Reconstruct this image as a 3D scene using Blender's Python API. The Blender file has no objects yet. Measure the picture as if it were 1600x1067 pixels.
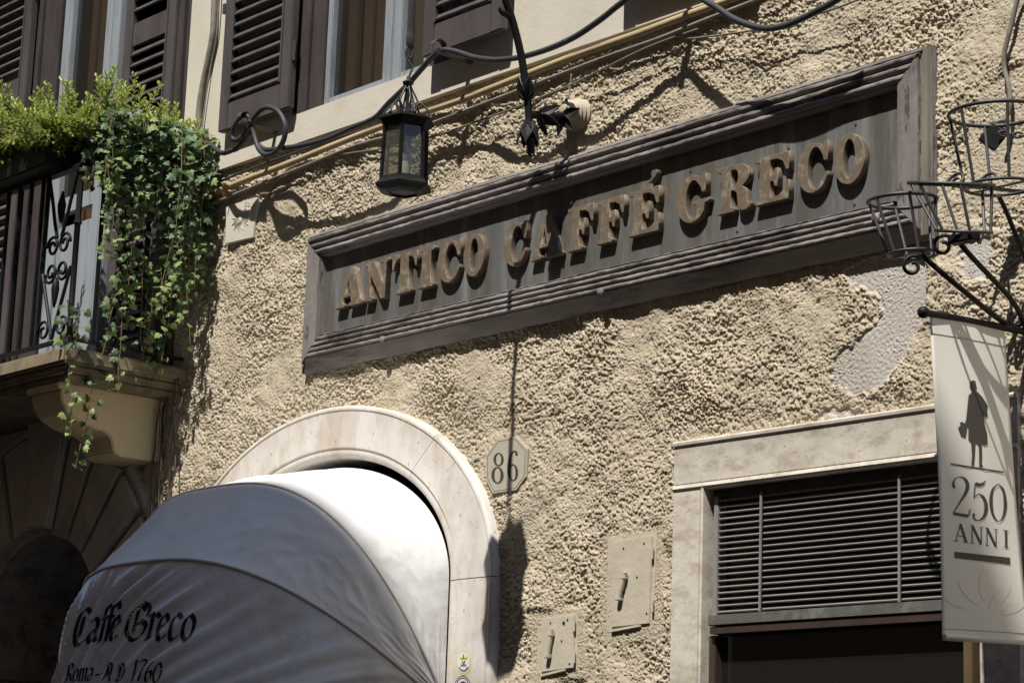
import bpy, bmesh, math, random
import numpy as np
from mathutils import Vector, Matrix
from mathutils.bvhtree import BVHTree

random.seed(7); rng = np.random.default_rng(7)
scene = bpy.context.scene
COL = scene.collection

# ------------------------------------------------------------------ camera
# The facade is the plane y = 0 (x to the right along it, z up); the street is at y < 0.
F_PX, YAW, PIT, ROLL = 3600.0, math.radians(-49.3117), math.radians(12.2013), math.radians(2.0172)
CAM = Vector((6.8, -6.0, 1.6))
_fw = Vector((math.sin(YAW)*math.cos(PIT), math.cos(YAW)*math.cos(PIT), math.sin(PIT)))
_r0 = Vector((math.cos(YAW), -math.sin(YAW), 0)); _u0 = _r0.cross(_fw)
_r = _r0*math.cos(ROLL) + _u0*math.sin(ROLL); _u = -_r0*math.sin(ROLL) + _u0*math.cos(ROLL)
cd = bpy.data.cameras.new('camera'); cam = bpy.data.objects.new('camera', cd); COL.objects.link(cam)
cd.sensor_fit = 'HORIZONTAL'; cd.sensor_width = 36; cd.lens = F_PX/1600*36
cd.clip_start = .1; cd.clip_end = 500
m3 = Matrix((_r, _u, -_fw)).transposed(); cam.matrix_world = Matrix.Translation(CAM) @ m3.to_4x4()
scene.camera = cam

# ------------------------------------------------------------------ light
SUN = Vector((.40, -1, 1.78)).normalized()
world = bpy.data.worlds.new('World'); scene.world = world; world.use_nodes = True
wn = world.node_tree; bg = wn.nodes['Background']
sky = wn.nodes.new('ShaderNodeTexSky'); sky.sky_type = 'NISHITA'; sky.sun_disc = False
sky.sun_elevation = math.asin(SUN.z); sky.sun_rotation = math.atan2(SUN.x, SUN.y)
wn.links.new(sky.outputs[0], bg.inputs[0]); bg.inputs[1].default_value = .115; sky.ozone_density = 6; sky.dust_density = .2
sd = bpy.data.lights.new('sun', 'SUN'); sd.energy = 4.9; sd.angle = math.radians(.53); sd.color = (1, .965, .91)
sun = bpy.data.objects.new('sun', sd); COL.objects.link(sun)
sun.rotation_euler = SUN.to_track_quat('Z', 'Y').to_euler(); sun.location = (6, -8, 22)
scene.view_settings.view_transform = 'Standard'; scene.view_settings.look = 'None'
scene.view_settings.exposure = .42; scene.view_settings.gamma = 1
scene.render.engine = 'CYCLES'

# ------------------------------------------------------------------ pixels of the photograph -> places on planes of the building
def ray(px, py): return _r*((px-800)/F_PX) - _u*((py-533.5)/F_PX) + _fw
def W(px, py, p=0.0):                       # on the plane p metres in front of the facade
    d = ray(px, py); return CAM + d*((-p-CAM.y)/d.y)
def WX(px, py, X):                          # on the plane x = X, square to the facade
    d = ray(px, py); return CAM + d*((X-CAM.x)/d.x)

# ------------------------------------------------------------------ helpers
def link(o): COL.objects.link(o); return o
def tag(o, label, cat, group=None):
    o['label'] = label; o['category'] = cat
    if group: o['group'] = group
    return o
def thing(name, label, cat, loc=(0, 0, 0), group=None):
    o = bpy.data.objects.new(name, None); o.location = loc; o.empty_display_size = .05; link(o)
    return tag(o, label, cat, group)
def absloc(o):
    v = Vector(o.location)
    while o.parent: o = o.parent; v += Vector(o.location)
    return v
def put(name, me, mat=None, parent=None, loc=None, kind=None):
    o = bpy.data.objects.new(name, me); link(o)
    if mat is not None and not me.materials: me.materials.append(mat)
    L = Vector(loc) if loc is not None else Vector((0, 0, 0))
    if parent: o.parent = parent; o.location = L - absloc(parent)
    else: o.location = L
    if kind: o['kind'] = kind
    return o

class MB:
    def __init__(s): s.v = []; s.f = []
    def add(s, vs, fs):
        b = len(s.v); s.v += [Vector(v) for v in vs]; s.f += [tuple(b+i for i in f) for f in fs]; return s
    def box(s, x0, x1, y0, y1, z0, z1):
        return s.add([(x0,y0,z0),(x1,y0,z0),(x1,y1,z0),(x0,y1,z0),(x0,y0,z1),(x1,y0,z1),(x1,y1,z1),(x0,y1,z1)],
                     [(0,3,2,1),(4,5,6,7),(0,1,5,4),(1,2,6,5),(2,3,7,6),(3,0,4,7)])
    def bar(s, a, b, w, h, up=(0,0,1)):     # box section from a to b
        a, b = Vector(a), Vector(b); d = (b-a).normalized(); up = Vector(up)
        if abs(d.dot(up)) > .95: up = Vector((0, 1, 0))
        x = d.cross(up).normalized()*w/2; y = x.cross(d).normalized()*h/2
        return s.add([a-x-y,a+x-y,a+x+y,a-x+y,b-x-y,b+x-y,b+x+y,b-x+y],
                     [(0,1,2,3),(7,6,5,4),(0,4,5,1),(1,5,6,2),(2,6,7,3),(3,7,4,0)])
    def tube(s, pts, r, n=8, cap=True):
        pts = [Vector(p) for p in pts]; rs = r if isinstance(r, (list, tuple)) else [r]*len(pts)
        rings = []; prev = None
        for i, p in enumerate(pts):
            d = (pts[min(i+1, len(pts)-1)] - pts[max(i-1, 0)])
            if d.length < 1e-9: d = Vector((0,0,1))
            d.normalize()
            if prev is None:
                a = Vector((0,0,1)) if abs(d.z) < .9 else Vector((1,0,0)); x = d.cross(a).normalized()
            else:
                x = prev - d*prev.dot(d)
                x = x.normalized() if x.length > 1e-6 else d.orthogonal().normalized()
            prev = x; y = d.cross(x)
            rings.append([p + (x*math.cos(2*math.pi*k/n) + y*math.sin(2*math.pi*k/n))*rs[i] for k in range(n)])
        vs = [q for R in rings for q in R]; fs = []
        for i in range(len(rings)-1):
            for k in range(n):
                a = i*n+k; b = i*n+(k+1) % n; fs.append((a, b, b+n, a+n))
        if cap: fs.append(tuple(reversed(range(n)))); fs.append(tuple((len(rings)-1)*n+k for k in range(n)))
        return s.add(vs, fs)
    def lathe(s, c, axis, prof, n=16, phase=0.0):    # prof: (radius, distance along axis)
        c, a = Vector(c), Vector(axis).normalized(); x = a.orthogonal().normalized()
        if abs(a.z) > .9: x = Vector((1, 0, 0))
        y = a.cross(x); vs = []; fs = []
        for rr, h in prof:
            for k in range(n):
                t = 2*math.pi*k/n+phase; vs.append(c + a*h + (x*math.cos(t)+y*math.sin(t))*rr)
        for i in range(len(prof)-1):
            for k in range(n):
                A = i*n+k; B = i*n+(k+1) % n; fs.append((A, B, B+n, A+n))
        fs.append(tuple(reversed(range(n)))); fs.append(tuple((len(prof)-1)*n+k for k in range(n)))
        return s.add(vs, fs)
    def prism(s, poly, off):                # poly: 3-d points of one face, off: extrusion vector
        n = len(poly); off = Vector(off)
        return s.add([Vector(p) for p in poly] + [Vector(p)+off for p in poly],
                     [tuple(range(n)), tuple(reversed(range(n, 2*n)))] + [(i, i+n, (i+1) % n+n, (i+1) % n) for i in range(n)])
    def mesh(s, name='m', smooth=False, recalc=True):
        me = bpy.data.meshes.new(name); me.from_pydata([tuple(v) for v in s.v], [], s.f)
        if recalc:
            bm = bmesh.new(); bm.from_mesh(me); bmesh.ops.recalc_face_normals(bm, faces=bm.faces[:]); bm.to_mesh(me); bm.free()
        if smooth is True: me.polygons.foreach_set('use_smooth', [True]*len(me.polygons))
        elif smooth: me.set_sharp_from_angle(angle=math.radians(smooth)) if hasattr(me, 'set_sharp_from_angle') else None
        me.update(); return me
    def build(s, name, mat, parent=None, smooth=False, kind=None, bevel=0, seg=2):
        me = s.mesh(name, False)
        if bevel:
            bm = bmesh.new(); bm.from_mesh(me)
            bmesh.ops.bevel(bm, geom=bm.edges[:], offset=bevel, segments=seg, affect='EDGES', clamp_overlap=True)
            bm.to_mesh(me); bm.free()
        if smooth is True: me.polygons.foreach_set('use_smooth', [True]*len(me.polygons))
        elif smooth:
            me.polygons.foreach_set('use_smooth', [True]*len(me.polygons)); me.set_sharp_from_angle(angle=math.radians(smooth))
        return put(name, me, mat, parent, kind=kind)

def spline(pts, n=8, closed=False):
    P = [Vector(p) for p in pts]; out = []; N = len(P)
    rngI = range(N if closed else N-1)
    for i in rngI:
        a, b, c, d = (P[(i-1) % N], P[i], P[(i+1) % N], P[(i+2) % N]) if closed else (P[max(i-1,0)], P[i], P[i+1], P[min(i+2,N-1)])
        for k in range(n):
            t = k/n
            out.append(.5*((2*b)+(c-a)*t+(2*a-5*b+4*c-d)*t*t+(3*b-a-3*c+d)*t**3))
    out.append(P[0].copy() if closed else P[-1].copy()); return out
def pxline(pts, p=0.1, n=8): return spline([W(q[0], q[1], q[2] if len(q) > 2 else p) for q in pts], n)

# ------------------------------------------------------------------ materials
def nd(nt, t, **kw):
    n = nt.nodes.new(t)
    for k, v in kw.items(): setattr(n, k, v)
    return n
def material(name, col, rough=.7, var=.15, scale=6, col2=None, mixscale=2.0, mixpos=(.5, .62), bump=0, bscale=60,
             stretch=(1, 1, 1), metal=0, spec=.4, trans=0, col3=None, c3scale=30, c3pos=(.6, .66), detail=6):
    m = bpy.data.materials.new(name); m.use_nodes = True; nt = m.node_tree; b = nt.nodes['Principled BSDF']
    L = nt.links.new
    tc = nd(nt, 'ShaderNodeTexCoord'); mp = nd(nt, 'ShaderNodeMapping'); mp.inputs['Scale'].default_value = stretch
    L(tc.outputs['Object'], mp.inputs[0])
    n1 = nd(nt, 'ShaderNodeTexNoise'); n1.inputs['Scale'].default_value = scale; n1.inputs['Detail'].default_value = detail; n1.inputs['Roughness'].default_value = .65
    L(mp.outputs[0], n1.inputs['Vector'])
    r1 = nd(nt, 'ShaderNodeValToRGB'); lo = [max(0, c*(1-var)) for c in col]; hi = [min(1, c*(1+var)) for c in col]
    r1.color_ramp.elements[0].position = .3; r1.color_ramp.elements[1].position = .7
    r1.color_ramp.elements[0].color = (*lo, 1); r1.color_ramp.elements[1].color = (*hi, 1)
    L(n1.outputs[0], r1.inputs[0]); out = r1.outputs[0]
    for c, sc, ps in ((col2, mixscale, mixpos), (col3, c3scale, c3pos)):
        if c is None: continue
        n2 = nd(nt, 'ShaderNodeTexNoise'); n2.inputs['Scale'].default_value = sc; n2.inputs['Detail'].default_value = 8; n2.inputs['Roughness'].default_value = .7
        L(mp.outputs[0], n2.inputs['Vector'])
        r2 = nd(nt, 'ShaderNodeValToRGB'); r2.color_ramp.elements[0].position = ps[0]; r2.color_ramp.elements[1].position = ps[1]
        L(n2.outputs[0], r2.inputs[0])
        mx = nd(nt, 'ShaderNodeMix', data_type='RGBA'); L(r2.outputs[0], mx.inputs[0]); L(out, mx.inputs[6]); mx.inputs[7].default_value = (*c, 1)
        out = mx.outputs[2]
    L(out, b.inputs['Base Color'])
    b.inputs['Roughness'].default_value = rough; b.inputs['Metallic'].default_value = metal
    b.inputs['Specular IOR Level'].default_value = spec
    if trans: b.inputs['Transmission Weight'].default_value = trans
    if bump:
        n3 = nd(nt, 'ShaderNodeTexNoise'); n3.inputs['Scale'].default_value = bscale; n3.inputs['Detail'].default_value = 8; n3.inputs['Roughness'].default_value = .6
        L(mp.outputs[0], n3.inputs['Vector'])
        bp = nd(nt, 'ShaderNodeBump'); bp.inputs['Strength'].default_value = 1; bp.inputs['Distance'].default_value = bump
        L(n3.outputs[0], bp.inputs['Height']); L(bp.outputs[0], b.inputs['Normal'])
    return m

M = {}
M['plaster'] = material('cream_plaster', (.58, .535, .44), .85, .06, 3, (.50, .45, .36), 2.2, (.52, .75), .0015, 40, col3=(.33, .29, .23), c3scale=9, c3pos=(.68, .76))
M['ochre'] = material('ochre_flat_plaster', (.48, .428, .33), .9, .1, 8, bump=.002, bscale=45)
M['trav'] = material('travertine', (.60, .545, .465), .6, .13, 11, (.40, .33, .255), 9, (.47, .66), .0006, 150, stretch=(1, 1, 1.8), col3=(.22, .165, .12), c3scale=60, c3pos=(.61, .66))
M['arch'] = material('pale_arch_travertine', (.65, .61, .56), .6, .07, 8, (.49, .415, .335), 5, (.46, .68), .0006, 150, stretch=(1, 1, .6), col3=(.30, .22, .16), c3scale=55, c3pos=(.615, .67))
M['joint'] = material('mortar_joint', (.16, .13, .10), .9, .2, 40)
M['signwood'] = material('sign_frame_paint', (.205, .182, .170), .62, .32, 14, (.085, .072, .064), 9, (.50, .62), .003, 30, stretch=(.25, 1, 1), col3=(.30, .27, .25), c3scale=16, c3pos=(.62, .70))
M['signwood_v'] = material('sign_frame_paint_upright', (.200, .177, .166), .6, .22, 12, (.105, .09, .083), 8, (.54, .62), .0024, 28, stretch=(1, 1, .22), col3=(.10, .07, .06), c3scale=26, c3pos=(.585, .61))
M['barewood_h'] = material('weathered_top_board', (.19, .165, .145), .8, .35, 14, (.075, .064, .056), 10, (.46, .58), .004, 36, stretch=(.14, 1, 1))
M['barewood'] = material('weathered_bare_wood', (.17, .145, .118), .8, .35, 10, (.075, .062, .05), 8, (.48, .64), .002, 30, stretch=(1, 1, .12))
M['signpanel'] = material('zinc_panel', (.110, .111, .106), .5, .25, 7, (.245, .247, .235), 9, (.50, .74), .0009, 90, stretch=(1, 1, .13), spec=.3, col3=(.085, .068, .048), c3scale=5, c3pos=(.50, .68))
M['letter'] = material('brown_letter_paint', (.150, .114, .078), .5, .22, 25, (.28, .24, .18), 20, (.52, .66), .0011, 80, spec=.45)
M['shutter'] = material('shutter_paint', (.080, .068, .066), .55, .15, 12, (.058, .046, .046), 7, (.5, .66), .0006, 110, stretch=(1, 1, .3), spec=.35)
M['shutterdark'] = material('shutter_post_paint', (.056, .046, .044), .6, .2, 12, (.035, .028, .028), 7, (.5, .66), .0015, 60, stretch=(1, 1, .3), col3=(.12, .105, .10), c3scale=40, c3pos=(.66, .7))
M['greyframe'] = material('grey_blue_frame_paint', (.275, .298, .318), .55, .12, 10, (.17, .185, .20), 14, (.52, .66), .001, 60, stretch=(1, 1, .12))
M['iron'] = material('black_iron', (.011, .0105, .0105), .5, .3, 30, (.026, .022, .019), 12, (.6, .75), .0008, 90, spec=.2)
M['rust_iron'] = material('grey_worn_iron', (.03, .029, .031), .5, .25, 40, (.09, .06, .045), 30, (.62, .72), .0006, 120, spec=.5)
M['cable'] = material('black_rubber', (.038, .037, .040), .55, .12, 20, (.12, .11, .10), 35, (.64, .72), .0004, 120, spec=.4)
M['dustcable'] = material('painted_cable', (.21, .185, .15), .75, .25, 14, (.10, .09, .075), 12, (.5, .7), .0008, 80)
M['conduit'] = material('ochre_conduit_paint', (.44, .345, .20), .7, .15, 7, (.30, .24, .15), 6, (.5, .7), .002, 35, stretch=(.3, 1, 1))
M['wire'] = material('thin_wire', (.16, .14, .11), .7, .2, 9)
M['ceramic'] = material('cream_ceramic', (.43, .37, .265), .6, .1, 12, (.33, .28, .20), 8, (.5, .66), .0006, 60)
M['darkleaf'] = material('iron_leaf', (.012, .0115, .012), .5, .3, 30, spec=.35)
M['vinyl'] = material('white_vinyl', (.73, .725, .705), .40, .03, 3, (.60, .585, .56), 5, (.50, .82), .0055, 7, spec=.4, col3=(.30, .285, .27), c3scale=9, c3pos=(.70, .73))
M['vinylfront'] = material('white_vinyl_front', (.71, .685, .66), .24, .03, 3, (.52, .47, .43), 4, (.48, .72), .004, 9, spec=.5, col3=(.34, .31, .30), c3scale=7, c3pos=(.69, .735))
M['seam'] = material('awning_seam_piping', (.55, .54, .50), .5, .1, 9)
M['ink'] = material('black_print', (.012, .012, .013), .45, .1, 9)
M['banner'] = material('banner_vinyl', (.77, .75, .68), .5, .02, 2, spec=.35, bump=.0004, bscale=12)
M['bannerprint'] = material('banner_dark_print', (.05, .047, .044), .5, .1, 9)
M['petal'] = material('banner_pale_petal_print', (.765, .735, .645), .5, .03, 6)
M['plate'] = material('number_plate_stone', (.44, .40, .315), .55, .06, 10, (.38, .33, .25), 7, (.5, .75), .0005, 80)
M['slat'] = material('grey_louvre_metal', (.23, .22, .20), .5, .12, 12, (.19, .18, .16), 20, (.6, .72), spec=.4)
M['verdigris'] = material('worn_green_metal', (.10, .098, .085), .6, .2, 14, (.17, .175, .155), 9, (.52, .66), .0006, 60)
M['brownframe'] = material('brown_window_wood', (.045, .030, .022), .55, .2, 12)
M['oakstrip'] = material('varnished_wood_strip', (.12, .082, .042), .5, .15, 10, stretch=(1, 1, .2))
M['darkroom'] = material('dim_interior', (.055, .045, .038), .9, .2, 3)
M['redcurtain'] = material('brown_panelled_interior', (.30, .16, .10), .7, .25, 5, stretch=(1, 1, .3))
M['beige_curtain'] = material('beige_inner_blind', (.36, .27, .19), .8, .1, 4)
M['console'] = material('ochre_console_stone', (.56, .455, .275), .75, .08, 5, (.44, .35, .21), 4, (.52, .75), .0012, 50)
M['slabstone'] = material('shade_darkened_slab_stone', (.245, .195, .12), .8, .2, 6, (.09, .075, .055), 4, (.45, .62), .002, 40)  # shade on the balcony slab is put into its colour: darker base, near-black blotches
M['greystone'] = material('grey_rusticated_stone', (.44, .395, .35), .8, .15, 4, (.32, .285, .25), 5, (.5, .68), .002, 40)
M['greystone2'] = material('worn_grey_plaster', (.42, .395, .36), .85, .2, 6, (.24, .22, .20), 9, (.5, .6), .003, 30)
M['trough'] = material('dark_planter_plastic', (.010, .0095, .010), .5, .2, 9)
M['soil'] = material('potting_soil', (.03, .022, .016), .95, .4, 40)
M['stem'] = material('ivy_stem', (.16, .12, .07), .8, .2, 30)
M['deadvine'] = material('dry_vine_stem', (.10, .078, .055), .9, .3, 30)
M['brass'] = material('steel_lock', (.30, .29, .27), .35, .1, 20, metal=.8)
M['street'] = material('dark_street_basalt', (.06, .057, .055), .8, .3, 2.5, bump=.01, bscale=9)
M['opp'] = material('opposite_facade_plaster', (.22, .155, .10), .9, .1, .6)
M['yellow'] = material('sticker_yellow', (.62, .55, .20), .5, .1, 60)
M['white'] = material('sticker_white', (.66, .66, .64), .5, .05, 60)
M['green'] = material('sticker_green', (.02, .11, .075), .5, .1, 60)
M['maroon'] = material('sticker_maroon', (.10, .02, .03), .5, .2, 60)

def leafmat(name, col, var, trans=.35, rough=.35):
    m = bpy.data.materials.new(name); m.use_nodes = True; nt = m.node_tree; L = nt.links.new
    b = nt.nodes['Principled BSDF']; out = nt.nodes['Material Output']
    at = nd(nt, 'ShaderNodeAttribute', attribute_name='tint'); oi = nd(nt, 'ShaderNodeObjectInfo')
    ad = nd(nt, 'ShaderNodeMath', operation='ADD'); L(at.outputs['Fac'], ad.inputs[0])
    mu = nd(nt, 'ShaderNodeMath', operation='MULTIPLY'); mu.inputs[1].default_value = .0; L(oi.outputs['Random'], mu.inputs[0]); L(mu.outputs[0], ad.inputs[1])
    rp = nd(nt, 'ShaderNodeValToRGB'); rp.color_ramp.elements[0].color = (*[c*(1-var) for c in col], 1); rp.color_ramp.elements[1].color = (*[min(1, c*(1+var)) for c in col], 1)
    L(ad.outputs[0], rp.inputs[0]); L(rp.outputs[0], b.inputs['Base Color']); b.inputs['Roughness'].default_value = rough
    b.inputs['Specular IOR Level'].default_value = .45
    tr = nd(nt, 'ShaderNodeBsdfTranslucent'); L(rp.outputs[0], tr.inputs[0])
    mx = nd(nt, 'ShaderNodeMixShader'); mx.inputs[0].default_value = trans; L(b.outputs[0], mx.inputs[1]); L(tr.outputs[0], mx.inputs[2]); L(mx.outputs[0], out.inputs[0])
    return m
M['ivyleaf'] = leafmat('ivy_leaf', (.080, .140, .052), .55, .25, .5)
M['ivylight'] = leafmat('young_ivy_leaf', (.18, .24, .075), .4, .35, .5)
M['shrubleaf'] = leafmat('shrub_leaf', (.30, .35, .085), .45, .4, .35)
M['dryleaf'] = leafmat('dry_orange_leaf', (.30, .10, .03), .3, .3, .6)

def glassmat(name, tint, rough=.02, alpha=.85):
    m = bpy.data.materials.new(name); m.use_nodes = True; nt = m.node_tree; L = nt.links.new
    for n in list(nt.nodes):
        if n.type == 'BSDF_PRINCIPLED': nt.nodes.remove(n)
    out = nt.nodes['Material Output']
    g = nd(nt, 'ShaderNodeBsdfGlossy'); g.inputs['Roughness'].default_value = rough; t = nd(nt, 'ShaderNodeBsdfTransparent'); t.inputs[0].default_value = (*tint, 1)
    lw = nd(nt, 'ShaderNodeLayerWeight'); pw = nd(nt, 'ShaderNodeMath', operation='POWER'); pw.inputs[1].default_value = 3.5; L(lw.outputs['Facing'], pw.inputs[0])
    fr = nd(nt, 'ShaderNodeMath', operation='MULTIPLY_ADD'); fr.inputs[1].default_value = .7; fr.inputs[2].default_value = .04; L(pw.outputs[0], fr.inputs[0])
    d = nd(nt, 'ShaderNodeBsdfDiffuse'); d.inputs[0].default_value = (.32, .31, .28, 1)
    m2 = nd(nt, 'ShaderNodeMixShader'); m2.inputs[0].default_value = 1-alpha; L(t.outputs[0], m2.inputs[1]); L(d.outputs[0], m2.inputs[2])
    mx = nd(nt, 'ShaderNodeMixShader'); L(fr.outputs[0], mx.inputs[0]); L(m2.outputs[0], mx.inputs[1]); L(g.outputs[0], mx.inputs[2]); L(mx.outputs[0], out.inputs[0])
    return m
M['glass'] = glassmat('window_glass', (.62, .64, .62), .02, .97)
M['lampglass'] = glassmat('dusty_lantern_glass', (.76, .76, .69), .06, .91)

# ------------------------------------------------------------------ the facade
def wall_mat():
    m = bpy.data.materials.new('roughcast'); m.use_nodes = True; nt = m.node_tree; L = nt.links.new; b = nt.nodes['Principled BSDF']
    tc = nd(nt, 'ShaderNodeTexCoord')
    n1 = nd(nt, 'ShaderNodeTexNoise'); n1.inputs['Scale'].default_value = 3; n1.inputs['Detail'].default_value = 8; n1.inputs['Roughness'].default_value = .65; L(tc.outputs['Object'], n1.inputs['Vector'])
    r1 = nd(nt, 'ShaderNodeValToRGB'); r1.color_ramp.elements[0].position = .3; r1.color_ramp.elements[1].position = .7
    r1.color_ramp.elements[0].color = (.42, .356, .256, 1); r1.color_ramp.elements[1].color = (.535, .467, .352, 1); L(n1.outputs[0], r1.inputs[0])
    n2 = nd(nt, 'ShaderNodeTexNoise'); n2.inputs['Scale'].default_value = 9; n2.inputs['Detail'].default_value = 6; L(tc.outputs['Object'], n2.inputs['Vector'])
    r2 = nd(nt, 'ShaderNodeValToRGB'); r2.color_ramp.elements[0].color = (.43, .398, .355, 1); r2.color_ramp.elements[1].color = (.53, .495, .45, 1); L(n2.outputs[0], r2.inputs[0])
    at = nd(nt, 'ShaderNodeAttribute', attribute_name='patch')
    mx = nd(nt, 'ShaderNodeMix', data_type='RGBA'); L(at.outputs['Fac'], mx.inputs[0]); L(r1.outputs[0], mx.inputs[6]); L(r2.outputs[0], mx.inputs[7])
    mp = nd(nt, 'ShaderNodeMapping'); mp.inputs['Scale'].default_value = (1.6, 1, .55); L(tc.outputs['Object'], mp.inputs[0])      # rain stains and grime
    n4 = nd(nt, 'ShaderNodeTexNoise'); n4.inputs['Scale'].default_value = 2.1; n4.inputs['Detail'].default_value = 10; n4.inputs['Roughness'].default_value = .72; L(mp.outputs[0], n4.inputs['Vector'])
    r4 = nd(nt, 'ShaderNodeValToRGB'); r4.color_ramp.elements[0].position = .47; r4.color_ramp.elements[1].position = .72; r4.color_ramp.elements[1].color = (.6, .6, .6, 1); L(n4.outputs[0], r4.inputs[0])
    mg = nd(nt, 'ShaderNodeMix', data_type='RGBA'); L(r4.outputs[0], mg.inputs[0]); L(mx.outputs[2], mg.inputs[6]); mg.inputs[7].default_value = (.34, .287, .212, 1)
    L(mg.outputs[2], b.inputs['Base Color']); b.inputs['Roughness'].default_value = .95; b.inputs['Specular IOR Level'].default_value = .1
    n3 = nd(nt, 'ShaderNodeTexNoise'); n3.inputs['Scale'].default_value = 130; n3.inputs['Detail'].default_value = 4; L(tc.outputs['Object'], n3.inputs['Vector'])
    bp = nd(nt, 'ShaderNodeBump'); bp.inputs['Strength'].default_value = 1; bp.inputs['Distance'].default_value = .0024
    L(n3.outputs[0], bp.inputs['Height']); L(bp.outputs[0], b.inputs['Normal'])
    return m
M['wall'] = wall_mat()

def band(nx, nz, cell, lam, seed, ax=1.0, wid=.5):
    g = np.random.default_rng(seed); w = g.standard_normal((nz, nx)); Fq = np.fft.rfft2(w)
    fz = np.fft.fftfreq(nz, cell)[:, None]; fx = np.fft.rfftfreq(nx, cell)[None, :]
    f = np.sqrt((fx*ax)**2+fz**2)*lam + 1e-6
    w = np.fft.irfft2(Fq*np.exp(-(np.log(f)/wid)**2), s=(nz, nx)); return w/w.std()
def in_poly(X, Z, poly):
    ins = np.zeros(X.shape, bool); n = len(poly)
    for i in range(n):
        x0, z0 = poly[i]; x1, z1 = poly[(i+1) % n]
        c = ((z0 > Z) != (z1 > Z)) & (X < (x1-x0)*(Z-z0)/((z1-z0) or 1e-9)+x0); ins ^= c
    return ins
def blur(a, k):
    c = np.ones(k)/k
    a = np.apply_along_axis(lambda r: np.convolve(np.pad(r, k//2, 'edge'), c, 'valid')[:len(r)], 1, a)
    return np.apply_along_axis(lambda r: np.convolve(np.pad(r, k//2, 'edge'), c, 'valid')[:len(r)], 0, a)
def grid_wall(name, x0, x1, z0, z1, cell, hole, parent, mat, hfun, seed):
    nx = int(round((x1-x0)/cell))+1; nz = int(round((z1-z0)/cell))+1
    xs = np.linspace(x0, x1, nx); zs = np.linspace(z0, z1, nz); X, Z = np.meshgrid(xs, zs)
    H, patch = hfun(X, Z, nx, nz, cell)
    g = np.random.default_rng(seed); j = cell*.22
    V = np.stack([X+g.uniform(-j, j, X.shape), -H, Z+g.uniform(-j, j, X.shape)], -1).reshape(-1, 3)
    xc = (X[:-1, :-1]+X[1:, 1:])/2; zc = (Z[:-1, :-1]+Z[1:, 1:])/2; keep = ~hole(xc, zc)
    idx = np.arange(nx*nz).reshape(nz, nx)
    Fc = np.stack([idx[:-1, :-1], idx[:-1, 1:], idx[1:, 1:], idx[1:, :-1]], -1)[keep]
    used = np.zeros(nx*nz, bool); used[Fc.ravel()] = True; rem = np.cumsum(used)-1
    V = V[used]; Fc = rem[Fc]; pt = patch.ravel()[used]
    me = bpy.data.meshes.new(name); me.vertices.add(len(V)); me.vertices.foreach_set('co', V.astype('f').ravel())
    me.loops.add(Fc.size); me.loops.foreach_set('vertex_index', Fc.astype('i').ravel())
    me.polygons.add(len(Fc)); me.polygons.foreach_set('loop_start', (np.arange(len(Fc))*4).astype('i'))
    me.update(calc_edges=True)
    a = me.attributes.new('patch', 'FLOAT', 'POINT'); a.data.foreach_set('value', pt.astype('f'))
    me.polygons.foreach_set('use_smooth', np.ones(len(Fc), bool))
    return put(name, me, mat, parent)

def xz(*pts): return [(W(a, b).x, W(a, b).z) for a, b in pts]
ARC_X, ARC_Z, ARC_A, ARC_B = -1.375, 2.63, 1.18, .82       # cafe door: outer half-width and rise of the stone surround
POR_X, POR_Z, POR_R = -3.85, 2.41, .66                     # portal on the left
BAND_Z = 4.755                                             # lower edge of the smooth plaster storey
SW = dict(x0=.792, x1=2.347, z1=3.066, ix0=.949, ix1=2.139, iz1=2.879)   # shop window surround
SG = dict(x0=-1.60, x1=2.012, z0=3.635, z1=4.280)
SG_TR = 4.322                               # the top rail rises slightly to the right
def hole_main(X, Z):
    d = np.where(Z > ARC_Z, np.hypot((X-ARC_X)/(ARC_A-.13), (Z-ARC_Z)/(ARC_B-.13)) < 1, np.abs(X-ARC_X) < ARC_A-.13)
    s = (X > SW['x0']+.07) & (X < SW['x1']-.07) & (Z < SW['z1']-.07)
    g = (X > SG['x0']+.09) & (X < SG['x1']-.09) & (Z > SG['z0']+.09) & (Z < SG['z1']-.09)
    return d | s | g
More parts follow.
